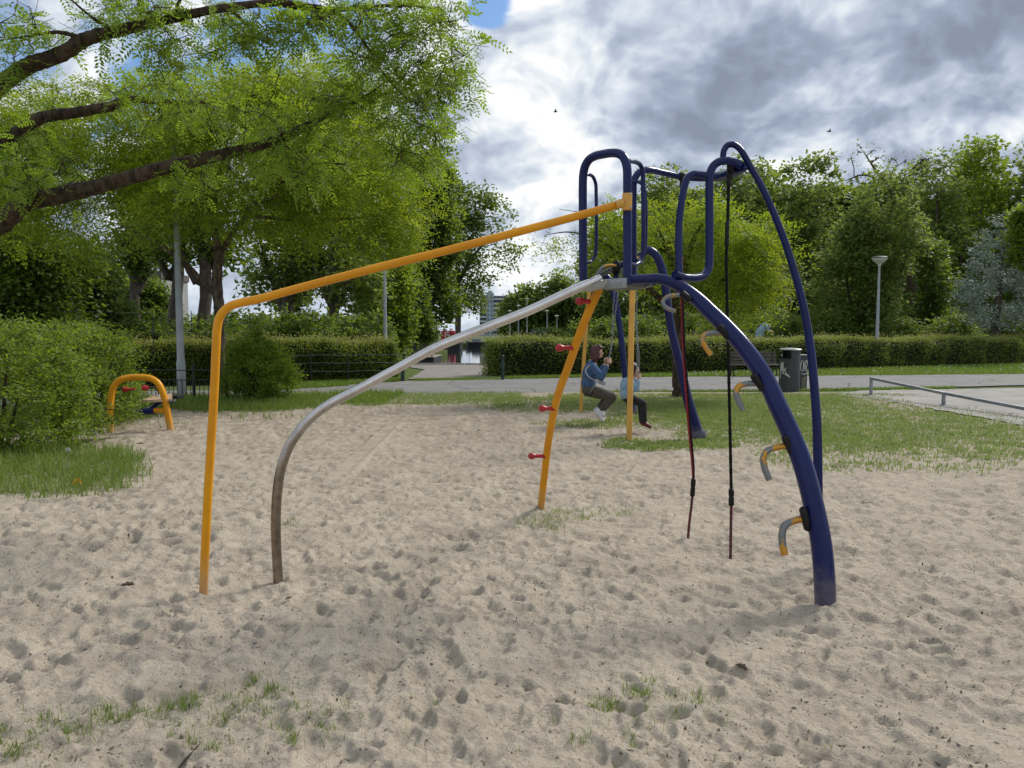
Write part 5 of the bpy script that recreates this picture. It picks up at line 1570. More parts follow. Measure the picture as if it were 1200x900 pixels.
# ================================================================== TREES, near left
# leaning tree outside the left edge whose limbs reach over the sand
def limb(rows, rad): return (pxpath(rows), rad)
TRX, TRY = -7.6, 8.2
trunk = np.array([(TRX, TRY, -0.1), (TRX + 0.05, TRY, 0.9), (TRX + 0.1, TRY - 0.05, 1.9), (TRX + 0.15, TRY - 0.1, 3.0), (TRX + 0.1, TRY - 0.1, 4.2)])
T = trunk
NEAR = [
    (trunk, [0.36, 0.29, 0.26, 0.24, 0.20]),
    (np.vstack([T[2], T[2] + [0.7, -0.1, 0.35], pxpath([(0, 262, 7.9), (30, 237, 7.85), (62, 229, 7.8), (118, 216, 7.75), (188, 197, 7.7), (252, 181, 7.65), (318, 165, 7.6), (358, 147, 7.6), (388, 131, 7.6), (428, 113, 7.6), (452, 96, 7.6)])]), [0.15, 0.13, 0.115, 0.11, 0.105, 0.085, 0.078, 0.068, 0.055, 0.045, 0.034, 0.02, 0.008]),
    (np.vstack([T[3], T[3] + [0.8, 0.1, 0.3], pxpath([(0, 165, 8.6), (48, 137, 8.6), (92, 131, 8.6), (130, 124, 8.6), (150, 116.5, 8.6), (200, 120, 8.6), (252, 120, 8.6)])]), [0.12, 0.10, 0.085, 0.075, 0.07, 0.062, 0.05, 0.035, 0.012]),
    (np.vstack([T[4], T[4] + [0.6, -0.1, 0.25], pxpath([(-30, 128, 7.0), (0, 101, 7.0), (34, 77, 7.0), (72, 63, 7.0), (102, 45, 7.0), (134, 37.5, 7.0), (196, 23, 7.0), (262, 10, 7.0), (322, 4, 7.0), (366, 8, 7.0), (398, 18, 7.0), (424, 46, 7.0), (448, 84, 7.0)])]), [0.15, 0.12, 0.095, 0.085, 0.082, 0.075, 0.07, 0.06, 0.05, 0.043, 0.035, 0.028, 0.022, 0.014, 0.006]),
    (pxpath([(322, 4, 7.0), (380, 12, 7.02), (430, 8, 7.0), (480, 6, 7.0), (520, 12, 7.0)]), [0.03, 0.028, 0.02, 0.012, 0.005]),
    (pxpath([(100, 46, 7.0), (70, 38, 6.95), (35, 42, 6.9), (-5, 48, 6.9)]), [0.03, 0.02, 0.012, 0.006]),
    (pxpath([(136, 37, 7.0), (105, 18, 6.95), (75, -8, 6.9)]), [0.022, 0.014, 0.008]),
    (pxpath([(208, 21, 7.0), (207, 10, 6.98), (214, -6, 6.95)]), [0.025, 0.02, 0.015]),
    (pxpath([(268, 9, 7.0), (290, 30, 6.95), (298, 42, 6.95), (320, 52, 6.95)]), [0.02, 0.014, 0.010, 0.005]),
    (pxpath([(428, 113, 7.6), (470, 106, 7.6), (505, 92, 7.55), (535, 76, 7.5)]), [0.022, 0.016, 0.010, 0.004]),
    (pxpath([(448, 84, 7.0), (470, 110, 7.0), (500, 130, 7.0), (512, 150, 7.0)]), [0.012, 0.010, 0.007, 0.003]),
    (pxpath([(200, 195, 7.7), (206, 210, 7.68), (210, 215, 7.65), (240, 225, 7.6)]), [0.018, 0.012, 0.008, 0.004]),
]
r = np.random.default_rng(5)
CL = []
def cl(px, py, rx, ry, Y, n, dy=0.5):
    for _ in range(n):
        a_ = r.uniform(0, 6.28); q = r.uniform(0, 1) ** 0.5
        CL.append(W(px + rx * q * math.cos(a_), py + ry * q * math.sin(a_), Y + r.uniform(-dy, dy)))
cl(500, 60, 46, 62, 7.1, 20); cl(524, 120, 28, 52, 7.3, 12); cl(450, 60, 50, 54, 7.1, 10); cl(480, 150, 46, 46, 7.5, 10); cl(430, 120, 56, 46, 7.5, 8); cl(370, 90, 60, 40, 7.4, 7)
cl(340, 30, 70, 30, 7.1, 14); cl(420, 15, 60, 20, 7.0, 9); cl(240, 25, 80, 26, 7.1, 12); cl(190, 60, 60, 22, 7.2, 5); cl(150, 10, 40, 14, 7.0, 5); cl(60, 30, 70, 28, 6.95, 7); cl(20, 70, 20, 30, 7.0, 3)
cl(120, 110, 90, 22, 8.5, 9); cl(60, 190, 60, 40, 8.2, 9); cl(230, 130, 60, 24, 8.5, 8); cl(300, 140, 60, 40, 7.7, 14); cl(380, 180, 50, 40, 7.6, 14); cl(490, 190, 20, 14, 7.4, 5); cl(270, 200, 60, 20, 7.7, 6); cl(30, 215, 40, 16, 7.9, 6)
CL = np.array(CL)
root = thing('leaning_tree', 'leaning tree at the left edge whose dark limbs reach over the sand', 'tree', (TRX, TRY, 0))
tm = MB(); sk = []
for p, q in NEAR:
    pp, qq = catmull(p, q, 8); qq = qq * 0.84; pp = pp + np.column_stack([vn(len(pp), r) * 0.3, vn(len(pp), r) * 0.3, vn(len(pp), r) * 0.3]) * (qq * 0.25)[:, None]
    sweep(tm, pp, qq, 12, wob=0.06); sk.append(np.column_stack([pp, qq]))
tm.build('limbs', M_BARK, root, sharp=0)
bmm = MB(); sk = np.vstack(sk); sk = sk[(sk[:, 0] > -6.5)]
allp = branch_out(bmm, sk, CL, r, 0.0045, 4, 0.26, 0.2); bmm.build('twigs', M_BARK, root, sharp=0)['kind'] = 'stuff'
n = len(CL) * 15
idx = np.repeat(np.arange(len(CL)), 15)
g_ = norm(r.standard_normal((n, 3))) * (r.uniform(0, 1, n) ** 0.5)[:, None]
Pn = CL[idx] + g_ * (0.25 * r.uniform(0.6, 1.4, len(CL))[idx])[:, None] * [1, 1, 0.75]
dr = g_ + r.standard_normal((n, 3)) * 0.6; dr[:, 2] = dr[:, 2] * 0.5 - 0.25
m = MB(); pinnate(m, Pn, dr, 0.15, 5, 0.05, 0.42, r)
# sparse leaves along the inner limbs too
sel = allp[(allp[:, 3] < 0.02)]; sel = sel[r.integers(0, len(sel), 1500)]
dr = r.standard_normal((1500, 3)); dr[:, 2] *= 0.5
pinnate(m, sel[:, :3] + r.normal(0, 0.04, (1500, 3)), dr, 0.14, 5, 0.04, 0.36, r)
m.build('leaves', LF_NEAR, root, smooth=False)

# spreading tree in the middle left
Y = 19.2
b = G(258, 466)
LIMBS = [
    (pxpath([(262, 470, Y), (260, 440, Y), (259, 400, Y), (257, 360, Y), (255, 325, Y), (257, 300, Y)]), [0.26, 0.21, 0.185, 0.18, 0.175, 0.16]),
    (pxpath([(256, 345, Y), (244, 338, Y), (228, 322, Y - 0.2), (205, 300, Y - 0.4), (178, 282, Y - 0.6), (140, 262, Y - 0.9)]), [0.14, 0.125, 0.115, 0.10, 0.085, 0.05]),
    (pxpath([(256, 305, Y), (254, 278, Y), (248, 255, Y), (236, 238, Y), (225, 222, Y), (224, 205, Y), (215, 170, Y), (190, 140, Y)]), [0.15, 0.125, 0.115, 0.11, 0.095, 0.08, 0.055, 0.02]),
    (pxpath([(258, 300, Y), (264, 288, Y), (275, 270, Y), (288, 255, Y), (296, 240, Y - 0.1), (318, 232, Y - 0.2), (330, 215, Y - 0.3), (350, 190, Y - 0.4), (380, 170, Y - 0.4)]), [0.12, 0.105, 0.10, 0.095, 0.085, 0.08, 0.06, 0.04, 0.015]),
    (pxpath([(252, 262, Y), (254, 230, Y + 0.5), (262, 180, Y + 0.8), (280, 130, Y + 0.9)]), [0.09, 0.07, 0.05, 0.015]),
    (pxpath([(290, 252, Y), (320, 256, Y + 0.5), (370, 258, Y + 0.9), (430, 255, Y + 1.0)]), [0.07, 0.055, 0.04, 0.012]),
]
LOB = [lobe(300, 160, Y, 130, 75, 3.2), lobe(120, 170, Y, 130, 62, 2.8), lobe(420, 215, Y, 85, 70, 2.4), lobe(390, 130, Y + 0.4, 75, 60, 2.0), lobe(470, 255, Y, 46, 48, 1.5), lobe(60, 215, Y - 1, 90, 45, 2.2), lobe(200, 235, Y - 1.2, 70, 42, 1.2), lobe(330, 255, Y - 0.8, 62, 34, 1.3), lobe(250, 120, Y, 90, 34, 2.2), lobe(455, 290, Y - 0.5, 55, 26, 1.0), lobe(120, 285, Y - 1.5, 46, 32, 0.9), lobe(200, 245, Y - 2.2, 60, 42, 0.9), lobe(340, 240, Y + 1.5, 90, 55, 1.2), lobe(30, 165, Y - 0.5, 90, 52, 2.4), lobe(30, 250, Y + 0.5, 70, 45, 1.6)]
LIMBS = [(p, np.array(q) * 0.72) for p, q in LIMBS]
tree('locust_tree', 'spreading tree with bright yellow green crown behind the yellow handrail', b, LIMBS, LOB, 640, 44, 0.40, 0.102, LF_LOCUST, M_BARK_L, 'pinnate', None, 41, 0.3, 0.6, 0, True, pairs=3)

# light green tree behind the climbing frame
Y = 19.2; b = G(799, 466)
LIMBS = [
    (pxpath([(799, 469, Y), (798, 440, Y), (796, 400, Y), (794, 365, Y), (796, 340, Y)]), [0.23, 0.185, 0.165, 0.15, 0.14]),
    (pxpath([(796, 345, Y), (802, 320, Y), (806, 300, Y), (818, 270, Y), (836, 245, Y)]), [0.13, 0.10, 0.08, 0.05, 0.015]),
    (pxpath([(795, 375, Y), (775, 352, Y - 0.2), (752, 330, Y - 0.4), (728, 300, Y - 0.5), (702, 282, Y - 0.6), (668, 272, Y - 0.7), (640, 275, Y - 0.7)]), [0.09, 0.075, 0.06, 0.045, 0.032, 0.018, 0.006]),
    (pxpath([(794, 362, Y), (825, 345, Y - 0.2), (860, 320, Y - 0.4), (900, 305, Y - 0.5)]), [0.08, 0.06, 0.04, 0.012]),
    (pxpath([(728, 300, Y - 0.5), (716, 270, Y - 0.5), (690, 252, Y - 0.5), (655, 245, Y - 0.5)]), [0.03, 0.022, 0.012, 0.005]),
    (pxpath([(798, 330, Y), (780, 290, Y + 0.4), (768, 255, Y + 0.5)]), [0.08, 0.05, 0.015]),
    (pxpath([(720, 298, Y - 0.5), (705, 310, Y - 0.6), (690, 322, Y - 0.6), (668, 330, Y - 0.6)]), [0.02, 0.014, 0.01, 0.004]),
]
LOB = [lobe(858, 285, Y, 62, 42, 1.4), lobe(780, 272, Y, 44, 44, 1.2), lobe(885, 315, Y - 0.4, 48, 34, 1.0), lobe(838, 350, Y - 0.6, 46, 22, 0.8), lobe(820, 262, Y, 46, 28, 1.1), lobe(770, 320, Y, 40, 26, 0.9), lobe(895, 348, Y - 0.6, 30, 20, 0.6), lobe(862, 330, Y - 0.4, 66, 44, 1.0), lobe(905, 290, Y - 0.2, 30, 30, 0.7), lobe(700, 285, Y - 0.5, 30, 26, 0.6)]
r = np.random.default_rng(15)
exs = np.array([W(r.uniform(632, 738), r.uniform(240, 318), Y - 0.5 + r.normal(0, 0.3)) for _ in range(11)] + [W(r.uniform(715, 750), r.uniform(240, 330), Y - 0.4) for _ in range(12)])
tree('locust_tree', 'light green spreading tree on the lawn edge behind the climbing frame', b, LIMBS, LOB, 118, 42, 0.29, 0.095, LF_LOCUST, M_BARK, 'pinnate', None, 42, 0.35, 0.5, 1, True, pairs=3, extra_clumps=exs)

# ================================================================== TREES, far
def simple_tree(label, px, Y, top, half, low, lmat, seed, n_cl=150, per=52, leaf=0.26, cr=0.75, name='broadleaf_tree', trunk_r=0.28, lean=0, bark=None, shell=0.5, base_px=None, group='trees of the park', tall=False, depth=None, fork=True):
    """tree whose crown spans px-half..px+half and top..low (picture rows) at distance Y"""
    r_ = np.random.default_rng(seed + 900)
    s = Y / FPX
    b_ = W(base_px if base_px is not None else px, 390, Y); b_[2] = 0
    c = W(px, (top + low) / 2, Y); hz_ = (low - top) / 2 * s; hw = half * s; dp = depth or hw * 0.85
    lob_ = []
    for k in range(7):
        f = (k + 0.5) / 7; zz = c[2] - hz_ + 2 * hz_ * f
        wdt = hw * (0.55 + 0.6 * math.sin(math.pi * (0.18 + 0.72 * f)) - 0.15 * f)
        off = r_.normal(0, 0.22, 2) * hw
        lob_.append((c[0] + off[0] * (1 - f * 0.6), Y + off[1], zz, wdt * r_.uniform(0.55, 0.8), dp * r_.uniform(0.55, 0.8), hz_ * r_.uniform(0.28, 0.4)))
    topz = c[2] + hz_ * 0.75
    limbs = [(np.array([b_ - [0, 0, 0.2], b_ + [0, 0, 0.6], b_ * 0.5 + np.array([c[0], Y, 0]) * 0.5 + [r_.normal(0, .2), 0, max(1.5, (c[2] - hz_) * 0.9)], [c[0] + r_.normal(0, .2), Y, c[2]], [c[0], Y, topz]]), [trunk_r * 1.35, trunk_r, trunk_r * 0.8, trunk_r * 0.5, 0.03])]
    if fork:
        p = np.array([c[0] * 0.4 + b_[0] * 0.6, Y, max(1.2, (c[2] - hz_) * 0.75)])
        for sg in (-1, 1):
            limbs.append((np.array([p, p + [sg * hw * 0.3, r_.normal(0, .3), hz_ * 0.5], p + [sg * hw * 0.55, r_.normal(0, .5), hz_ * 1.2]]), [trunk_r * 0.6, trunk_r * 0.4, 0.03]))
    return tree(name, label, b_, limbs, lob_, int(n_cl * 1.35), int(per * 1.0), cr, leaf * 1.16, lmat, bark or M_BARK_G, 'simple', group, seed, shell, 0.75, 0, True, 0.62, 'tree', trunk_n=10)


# behind the right hedge
simple_tree('soft green tree directly behind the upright gate of the climbing frame', 722, 62, 246, 56, 385, LF_MID, 51, 130, 50, 0.34, 0.95)
simple_tree('tall grey green tree behind the left part of the light green tree', 786, 66, 214, 66, 380, LF_MID, 52, 170, 52, 0.34, 1.0)
simple_tree('tall tree with ragged top behind the upper end of the blue hoop', 868, 70, 199, 72, 378, LF_MID, 53, 190, 52, 0.36, 1.05)
simple_tree('pale topped tree left of the bowl street lamp', 948, 68, 205, 62, 378, LF_MID, 54, 170, 52, 0.36, 1.0)
simple_tree('broad dark green drooping tree right behind the bowl street lamp', 1022, 50, 226, 66, 398, LF_MID, 55, 240, 62, 0.24, 0.75, shell=0.6)
simple_tree('round green tree between the bare leaning tree and the silver tree', 1096, 62, 200, 58, 392, LF_MID, 56, 160, 52, 0.32, 0.95)
simple_tree('tall bright green tree at the top right behind the silver tree', 1150, 66, 178, 62, 385, LF_FRESH, 57, 200, 54, 0.34, 1.0)
simple_tree('tall green tree at the right edge behind the silver tree', 1216, 64, 186, 50, 385, LF_MID, 58, 170, 54, 0.34, 1.0)
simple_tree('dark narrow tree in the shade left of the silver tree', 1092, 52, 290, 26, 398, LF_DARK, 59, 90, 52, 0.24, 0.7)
simple_tree('small light green tree at the right edge before the silver tree', 1208, 42, 240, 26, 310, LF_FRESH, 60, 60, 60, 0.20, 0.55)
# silver leaved tree
Y = 44; b_ = W(1168, 390, Y); b_[2] = 0
tree('silver_tree', 'silvery blue leaved tree at the right edge behind the hedge', b_, [(np.array([b_ - [0, 0, .2], b_ + [0, 0, 2.5], b_ + [0.1, 0, 5], b_ + [0.1, 0, 8.2]]), [0.25, 0.2, 0.13, 0.03])],
     [lobe(1168, 350, Y, 44, 38, 1.9), lobe(1176, 305, Y, 36, 36, 1.6), lobe(1186, 262, Y, 22, 26, 1.1), lobe(1145, 330, Y, 22, 22, 1.0), lobe(1205, 345, Y, 26, 36, 1.2), lobe(1152, 284, Y, 14, 16, 0.7)], 200, 46, 0.5, 0.17, LF_BLUE, M_BARK_G, 'simple', None, 61, 0.6, 0.45, 0, True, 0.5)
# bare topped leaning tree
Y = 58; b_ = W(1078, 392, Y); b_[2] = 0
r = np.random.default_rng(16)
lm = [(np.vstack([b_, pxpath([(1070, 330, Y), (1063, 270, Y), (1054, 236, Y), (1030, 205, Y), (1012, 178, Y)])]), [0.36, 0.30, 0.25, 0.19, 0.10, 0.03]),
      (pxpath([(1056, 238, Y), (1034, 214, Y), (1012, 205, Y), (990, 212, Y)]), [0.16, 0.11, 0.07, 0.03]),
      (pxpath([(1058, 245, Y), (1062, 215, Y), (1072, 195, Y), (1092, 185, Y)]), [0.15, 0.10, 0.06, 0.02]),
      (pxpath([(1054, 238, Y), (1044, 218, Y), (1046, 200, Y), (1058, 190, Y)]), [0.10, 0.07, 0.05, 0.02])]
exs = np.array([W(x + r.normal(0, 4), y + r.normal(0, 4), Y + r.normal(0, .6)) for x, y in ((1008, 176), (1018, 170), (1030, 186), (1000, 185), (1012, 200), (996, 210), (1022, 212), (1060, 190), (1078, 188), (1092, 184), (1044, 200), (1036, 198), (1068, 202), (1084, 198), (1100, 190), (1020, 186), (1002, 172), (1112, 196), (1050, 184))])
tree('bare_topped_tree', 'half bare dark tree leaning left above the other trees on the right', b_, lm, [lobe(1058, 240, Y, 10, 10, 0.6)], 3, 16, 0.9, 0.22, LF_MID, M_BARK, 'simple', None, 62, 0.3, 0.8, 7, True, 0.5, 'tree', exs, r_tip=0.028)

# behind the left hedge
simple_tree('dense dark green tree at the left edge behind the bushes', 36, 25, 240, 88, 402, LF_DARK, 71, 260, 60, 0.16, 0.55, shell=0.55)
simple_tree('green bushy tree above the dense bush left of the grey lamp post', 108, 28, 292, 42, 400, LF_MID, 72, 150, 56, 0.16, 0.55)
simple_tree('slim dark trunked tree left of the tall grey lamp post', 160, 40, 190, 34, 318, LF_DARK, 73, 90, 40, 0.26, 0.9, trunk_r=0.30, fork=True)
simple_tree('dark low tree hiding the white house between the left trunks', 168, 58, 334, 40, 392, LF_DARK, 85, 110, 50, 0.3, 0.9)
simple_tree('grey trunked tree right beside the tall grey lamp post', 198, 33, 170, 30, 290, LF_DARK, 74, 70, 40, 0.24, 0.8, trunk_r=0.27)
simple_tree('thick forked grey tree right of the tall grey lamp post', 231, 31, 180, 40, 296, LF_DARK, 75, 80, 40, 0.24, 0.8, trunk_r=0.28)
simple_tree('straight grey trunked tree right of the round light green bush', 333, 42, 170, 56, 345, LF_MID, 76, 120, 44, 0.26, 0.9, trunk_r=0.42)
simple_tree('leafy tree with pale leaning trunk behind the handrail', 392, 40, 200, 58, 342, LF_MID, 77, 130, 48, 0.26, 0.85, trunk_r=0.36, base_px=391)
simple_tree('thin young tree between the two grey trunks behind the left hedge', 344, 46, 300, 18, 372, LF_MID, 78, 40, 40, 0.26, 0.8, trunk_r=0.16)
simple_tree('bright green low tree behind the end of the left hedge', 458, 43, 300, 30, 408, LF_FRESH, 79, 150, 54, 0.22, 0.75)
simple_tree('tall dark tree left of the gap behind the slide pole', 440, 52, 190, 46, 360, LF_DARK, 80, 150, 50, 0.30, 1.0, trunk_r=0.3)
simple_tree('tall dark poplar on the left bank of the water', 505, 57, 186, 42, 364, LF_DARK, 81, 230, 52, 0.30, 0.95, trunk_r=0.34, base_px=495, name='poplar_tree')
simple_tree('low dark green tree on the left bank beneath the poplars', 484, 50, 336, 22, 393, LF_DARK, 82, 90, 52, 0.24, 0.75)
# far poplar with an open right side
Y = 121; s = Y / FPX; b_ = W(537, 390, Y); b_[2] = 0
r = np.random.default_rng(83)
exs = np.array([W(x + r.normal(0, 5), y + r.normal(0, 5), Y + r.normal(0, 1.5)) for x, y in ((584, 238), (590, 245), (598, 252), (580, 228), (592, 270), (600, 284), (606, 296), (596, 300), (588, 306), (602, 308), (580, 322), (572, 330), (585, 290), (578, 262), (568, 345), (562, 356), (570, 300), (608, 290), (574, 240), (586, 256), (594, 288), (565, 332))])
tree('poplar_tree', 'tall far poplar with loose right side beside the distant tower block', b_, [(np.vstack([b_, pxpath([(537, 340, Y), (536, 290, Y), (545, 230, Y)])]), [0.5, 0.42, 0.32, 0.08]), (pxpath([(537, 330, Y), (555, 300, Y), (580, 270, Y)]), [0.4, 0.25, 0.06])],
     [lobe(532, 250, Y, 36, 44, 4), lobe(552, 236, Y, 28, 26, 3), lobe(536, 320, Y, 34, 44, 4), lobe(560, 280, Y, 24, 34, 3), lobe(552, 338, Y, 16, 26, 2.5), lobe(515, 290, Y, 30, 66, 4)], 250, 52, 1.5, 0.55, LF_DARK, M_BARK_G, 'simple', 'trees of the park', 84, 0.4, 0.8, 0, True, 0.6, 'tree', exs)
# across the water
for q in (('small far tree just right of the distant tower block', 603, 353, 15, 392, 91), ('far tree across the water behind the tall distant lamp posts', 622, 340, 26, 394, 92), ('far tree with loose pale top across the water', 655, 326, 24, 394, 93), ('far dark tree across the water behind the yellow leg', 690, 338, 30, 394, 94)):
    simple_tree(q[0], q[1], 148, q[2], q[3], q[4], LF_MID, q[5], 90, 46, 0.75, 2.0, trunk_r=0.35, group='trees across the water')

# understorey: low shrubs behind both hedges, each a thing
proto = None
UNDER = [(708, 46, 1.0, 'right behind the swing set'), (752, 48, 1.1, 'behind the hedge beside the light green tree trunk'), (812, 52, 1.2, 'behind the hedge between the trunk and the main arch'), (846, 46, 1.0, 'behind the hedge above the park bench'), (884, 52, 1.2, 'behind the stooping person'), (926, 48, 1.1, 'behind the hedge above the litter bin'), (972, 50, 1.2, 'behind the hedge left of the bowl street lamp'), (1062, 47, 1.0, 'behind the hedge right of the bowl street lamp'), (1118, 48, 1.1, 'at the foot of the silver tree on its left'),
         (140, 30, 0.85, 'left of the tall grey lamp post behind the left hedge'), (186, 29, 0.8, 'at the foot of the tall grey lamp post'), (262, 31, 0.9, 'behind the trunk of the spreading tree'), (296, 33, 1.0, 'behind the round light green bush'), (362, 34, 1.0, 'between the two grey trunks on the left'), (418, 36, 1.0, 'left of the middle lamp post behind the hedge'), (62, 33, 1.3, 'in the dark behind the left bushes'), (1180, 55, 1.3, 'far behind the silver tree'), (650, 56, 0.8, 'behind the start of the right hedge')]
for k, (px, Y, sc, where) in enumerate(UNDER):
    q = W(px, 390, Y)
    if proto is None:
        proto = shrub('shrub', 'dark green shrub ' + where, (q[0], q[1], 0), [(q[0], q[1], 1.0, 1.9, 1.3, 1.0), (q[0] - 0.9, q[1], 1.7, 1.2, 1.0, 0.9), (q[0] + 0.8, q[1] + 0.2, 1.4, 1.4, 1.0, 1.1)], 90, 52, 0.5, 0.20, LF_DARK, 101, 'shrubs behind the hedges', 0.5)
        proto.scale = (1, 1, 1)
    else:
        copy_tree(proto, (q[0], q[1], 0), k * 1.3, sc, 'dark green shrub ' + where, 'shrubs behind the hedges')

# far woods that close the view behind everything
def wood(name, label, pts, h, n, leaf, mat, seed):
    r = np.random.default_rng(seed); pts = np.asarray(pts, float)
    m = MB(); S = r.uniform(0, 1, n) * (len(pts) - 1); i_ = np.minimum(S.astype(int), len(pts) - 2); f = S - i_
    q = pts[i_] * (1 - f)[:, None] + pts[i_ + 1] * f[:, None]
    hh = h * (0.80 + 0.09 * np.sin(S * 9.3) + 0.07 * np.sin(S * 23 + 1) + 0.05 * np.sin(S * 61))
    z = hh * r.uniform(0, 1, n) ** 0.8
    P = np.column_stack([q[:, 0] + r.normal(0, 1.4, n), q[:, 1] + r.uniform(-2.5, 2.5, n) + 1.6 * np.sin(S * 17 + z * 0.5) + 1.2 * np.sin(z * 1.7 + S * 41), z])
    leaves(m, P, leaf, 0.7, 0.5, r)
    o = m.build(name, mat, None, smooth=False)
    return tag(o, label, 'woodland', kind='stuff')
wood('far_wood', 'dark mass of far woodland closing the view behind the right trees', [W(775, 390, 95)[:2], W(900, 390, 92)[:2], W(1100, 390, 88)[:2], W(1300, 390, 85)[:2]], 20.5, 58000, 1.1, LF_DARK, 111)
wood('far_wood', 'low dark woodland far behind the left trees', [W(-160, 390, 60)[:2], W(60, 390, 62)[:2], W(130, 390, 66)[:2]], 9.0, 14000, 0.5, LF_DARK, 112)
wood('far_wood', 'low dark thicket far behind the left hedge', [W(230, 390, 70)[:2], W(330, 390, 72)[:2], W(480, 390, 74)[:2]], 3.6, 14000, 0.4, LF_DARK, 113)
wood('far_wood', 'hazy tree line on the far side of the water', [W(600, 390, 185)[:2], W(640, 390, 185)[:2], W(760, 390, 180)[:2]], 8.0, 8000, 1.2, LF_MID, 114)

# ================================================================== GRASS AND LITTER
def blades(mb, P, h, wd, r, lean=0.45):
    n = len(P)
    h = h * r.uniform(0.5, 1.35, n); a_ = r.uniform(0, 6.28, n); ca, sa = np.cos(a_), np.sin(a_)
    side = np.stack([ca, sa, np.zeros(n)], 1) * (wd * r.uniform(0.7, 1.3, n))[:, None]
    a2 = r.uniform(0, 6.28, n); ln = r.uniform(0.1, 1, n) * lean
    tip = P + np.stack([np.cos(a2) * ln * h, np.sin(a2) * ln * h, h * (1 - 0.3 * ln)], 1)
    mid = P + (tip - P) * 0.55 + np.stack([-np.cos(a2) * ln * h * .15, -np.sin(a2) * ln * h * .15, 0.08 * h], 1)
    V = np.stack([P - side, P + side, mid + side * 0.7, tip, mid - side * 0.7], 1).reshape(-1, 3)
    o = np.arange(n)[:, None] * 5
    mb.add(V, np.concatenate([o + [0, 1, 2, 4]]))
    q = mb.c - len(V)
    mb.f[3].append(o + q + np.array([[4, 2, 3]]))
    return mb


def scatter(px0, px1, py0, py1, n, r, thr=0.15):
    """points spread over the sand inside a patch, kept with the turf density"""
    c = [G(px0, py0), G(px1, py0), G(px0, py1), G(px1, py1)]
    x0, x1 = min(q[0] for q in c), max(q[0] for q in c); y0, y1 = min(q[1] for q in c), max(q[1] for q in c)
    X = r.uniform(x0, x1, n); Y_ = r.uniform(y0, y1, n)
    t_ = turf(X, Y_)
    clump = 0.5 + 0.5 * np.sin(X * 9 + 3 * np.sin(Y_ * 7)) * np.sin(Y_ * 8 + 2 * np.sin(X * 5))
    ok = r.uniform(0, 1, n) < np.clip(t_, 0, 1) * (0.12 + 0.88 * clump ** 1.4) - (0.0 if thr is None else 0)
    X, Y_ = X[ok], Y_[ok]
    return np.column_stack([X, Y_, sand_z(X, Y_) - 0.004])


r = np.random.default_rng(201)
m = MB(); blades(m, scatter(700, 1260, 462, 565, 290000, r), 0.05, 0.0085, r)
blades(m, scatter(580, 860, 466, 532, 130000, r), 0.055, 0.0065, r)
blades(m, scatter(320, 610, 459, 480, 60000, r), 0.05, 0.008, r)
tag(m.build('lawn', M_GRASS_DRY, smooth=False), 'patchy lawn of short grass between the sand and the path', 'grass', kind='stuff')
m = MB(); blades(m, scatter(-60, 175, 505, 592, 60000, r), 0.13, 0.005, r, 0.9); blades(m, scatter(-60, 175, 505, 592, 7000, r), 0.26, 0.004, r, 0.7); blades(m, scatter(-80, 175, 440, 520, 26000, r), 0.16, 0.007, r, 0.6)
mdry = MB(); blades(mdry, scatter(-60, 180, 505, 592, 16000, r), 0.12, 0.004, r, 1.0); tag(mdry.build('dry_grass', M_GRASS_DRY, smooth=False), 'pale dry blades mixed into the tall grass on the left', 'grass', kind='stuff')
tag(m.build('tall_grass', M_GRASS, smooth=False), 'tall green grass beneath the bushes on the left', 'grass', kind='stuff')
m = MB(); blades(m, scatter(180, 420, 460, 492, 60000, r), 0.16, 0.008, r, 0.5)
tag(m.build('fence_grass', M_GRASS, smooth=False), 'strip of green grass along the foot of the black bar fence', 'grass', kind='stuff')
m = MB(); blades(m, scatter(600, 740, 595, 632, 4600, r), 0.05, 0.003, r, 1.1); blades(m, scatter(320, 360, 605, 622, 900, r), 0.05, 0.003, r, 0.7); blades(m, scatter(660, 870, 588, 612, 1600, r), 0.04, 0.003, r, 0.7)
tag(m.build('leg_grass', M_GRASS_DRY, smooth=False), 'thin grass growing round the foot of the curved yellow leg', 'grass', kind='stuff')
m = MB(); 
# sand-grown tufts in the foreground, several blades from one root
Pt = scatter(0, 460, 775, 899, 44000, r); Pt2 = scatter(500, 990, 795, 899, 34000, r)
for Q in (Pt, Pt2):
    sel = Q[r.integers(0, len(Q), max(1, len(Q) // 7))]
    q = np.repeat(sel, 7, 0) + r.normal(0, 0.012, (len(sel) * 7, 3)) * [1, 1, 0]
    blades(m, q, 0.046, 0.0016, r, 1.0)
    blades(m, Q[r.integers(0, len(Q), len(Q) // 2)] + r.normal(0, 0.12, (len(Q) // 2, 3)) * [1, 1, 0], 0.05, 0.0013, r, 1.1)
tag(m.build('sand_grass', M_GRASS, smooth=False), 'thin green grass blades pushing through the sand in the foreground', 'grass', kind='stuff')
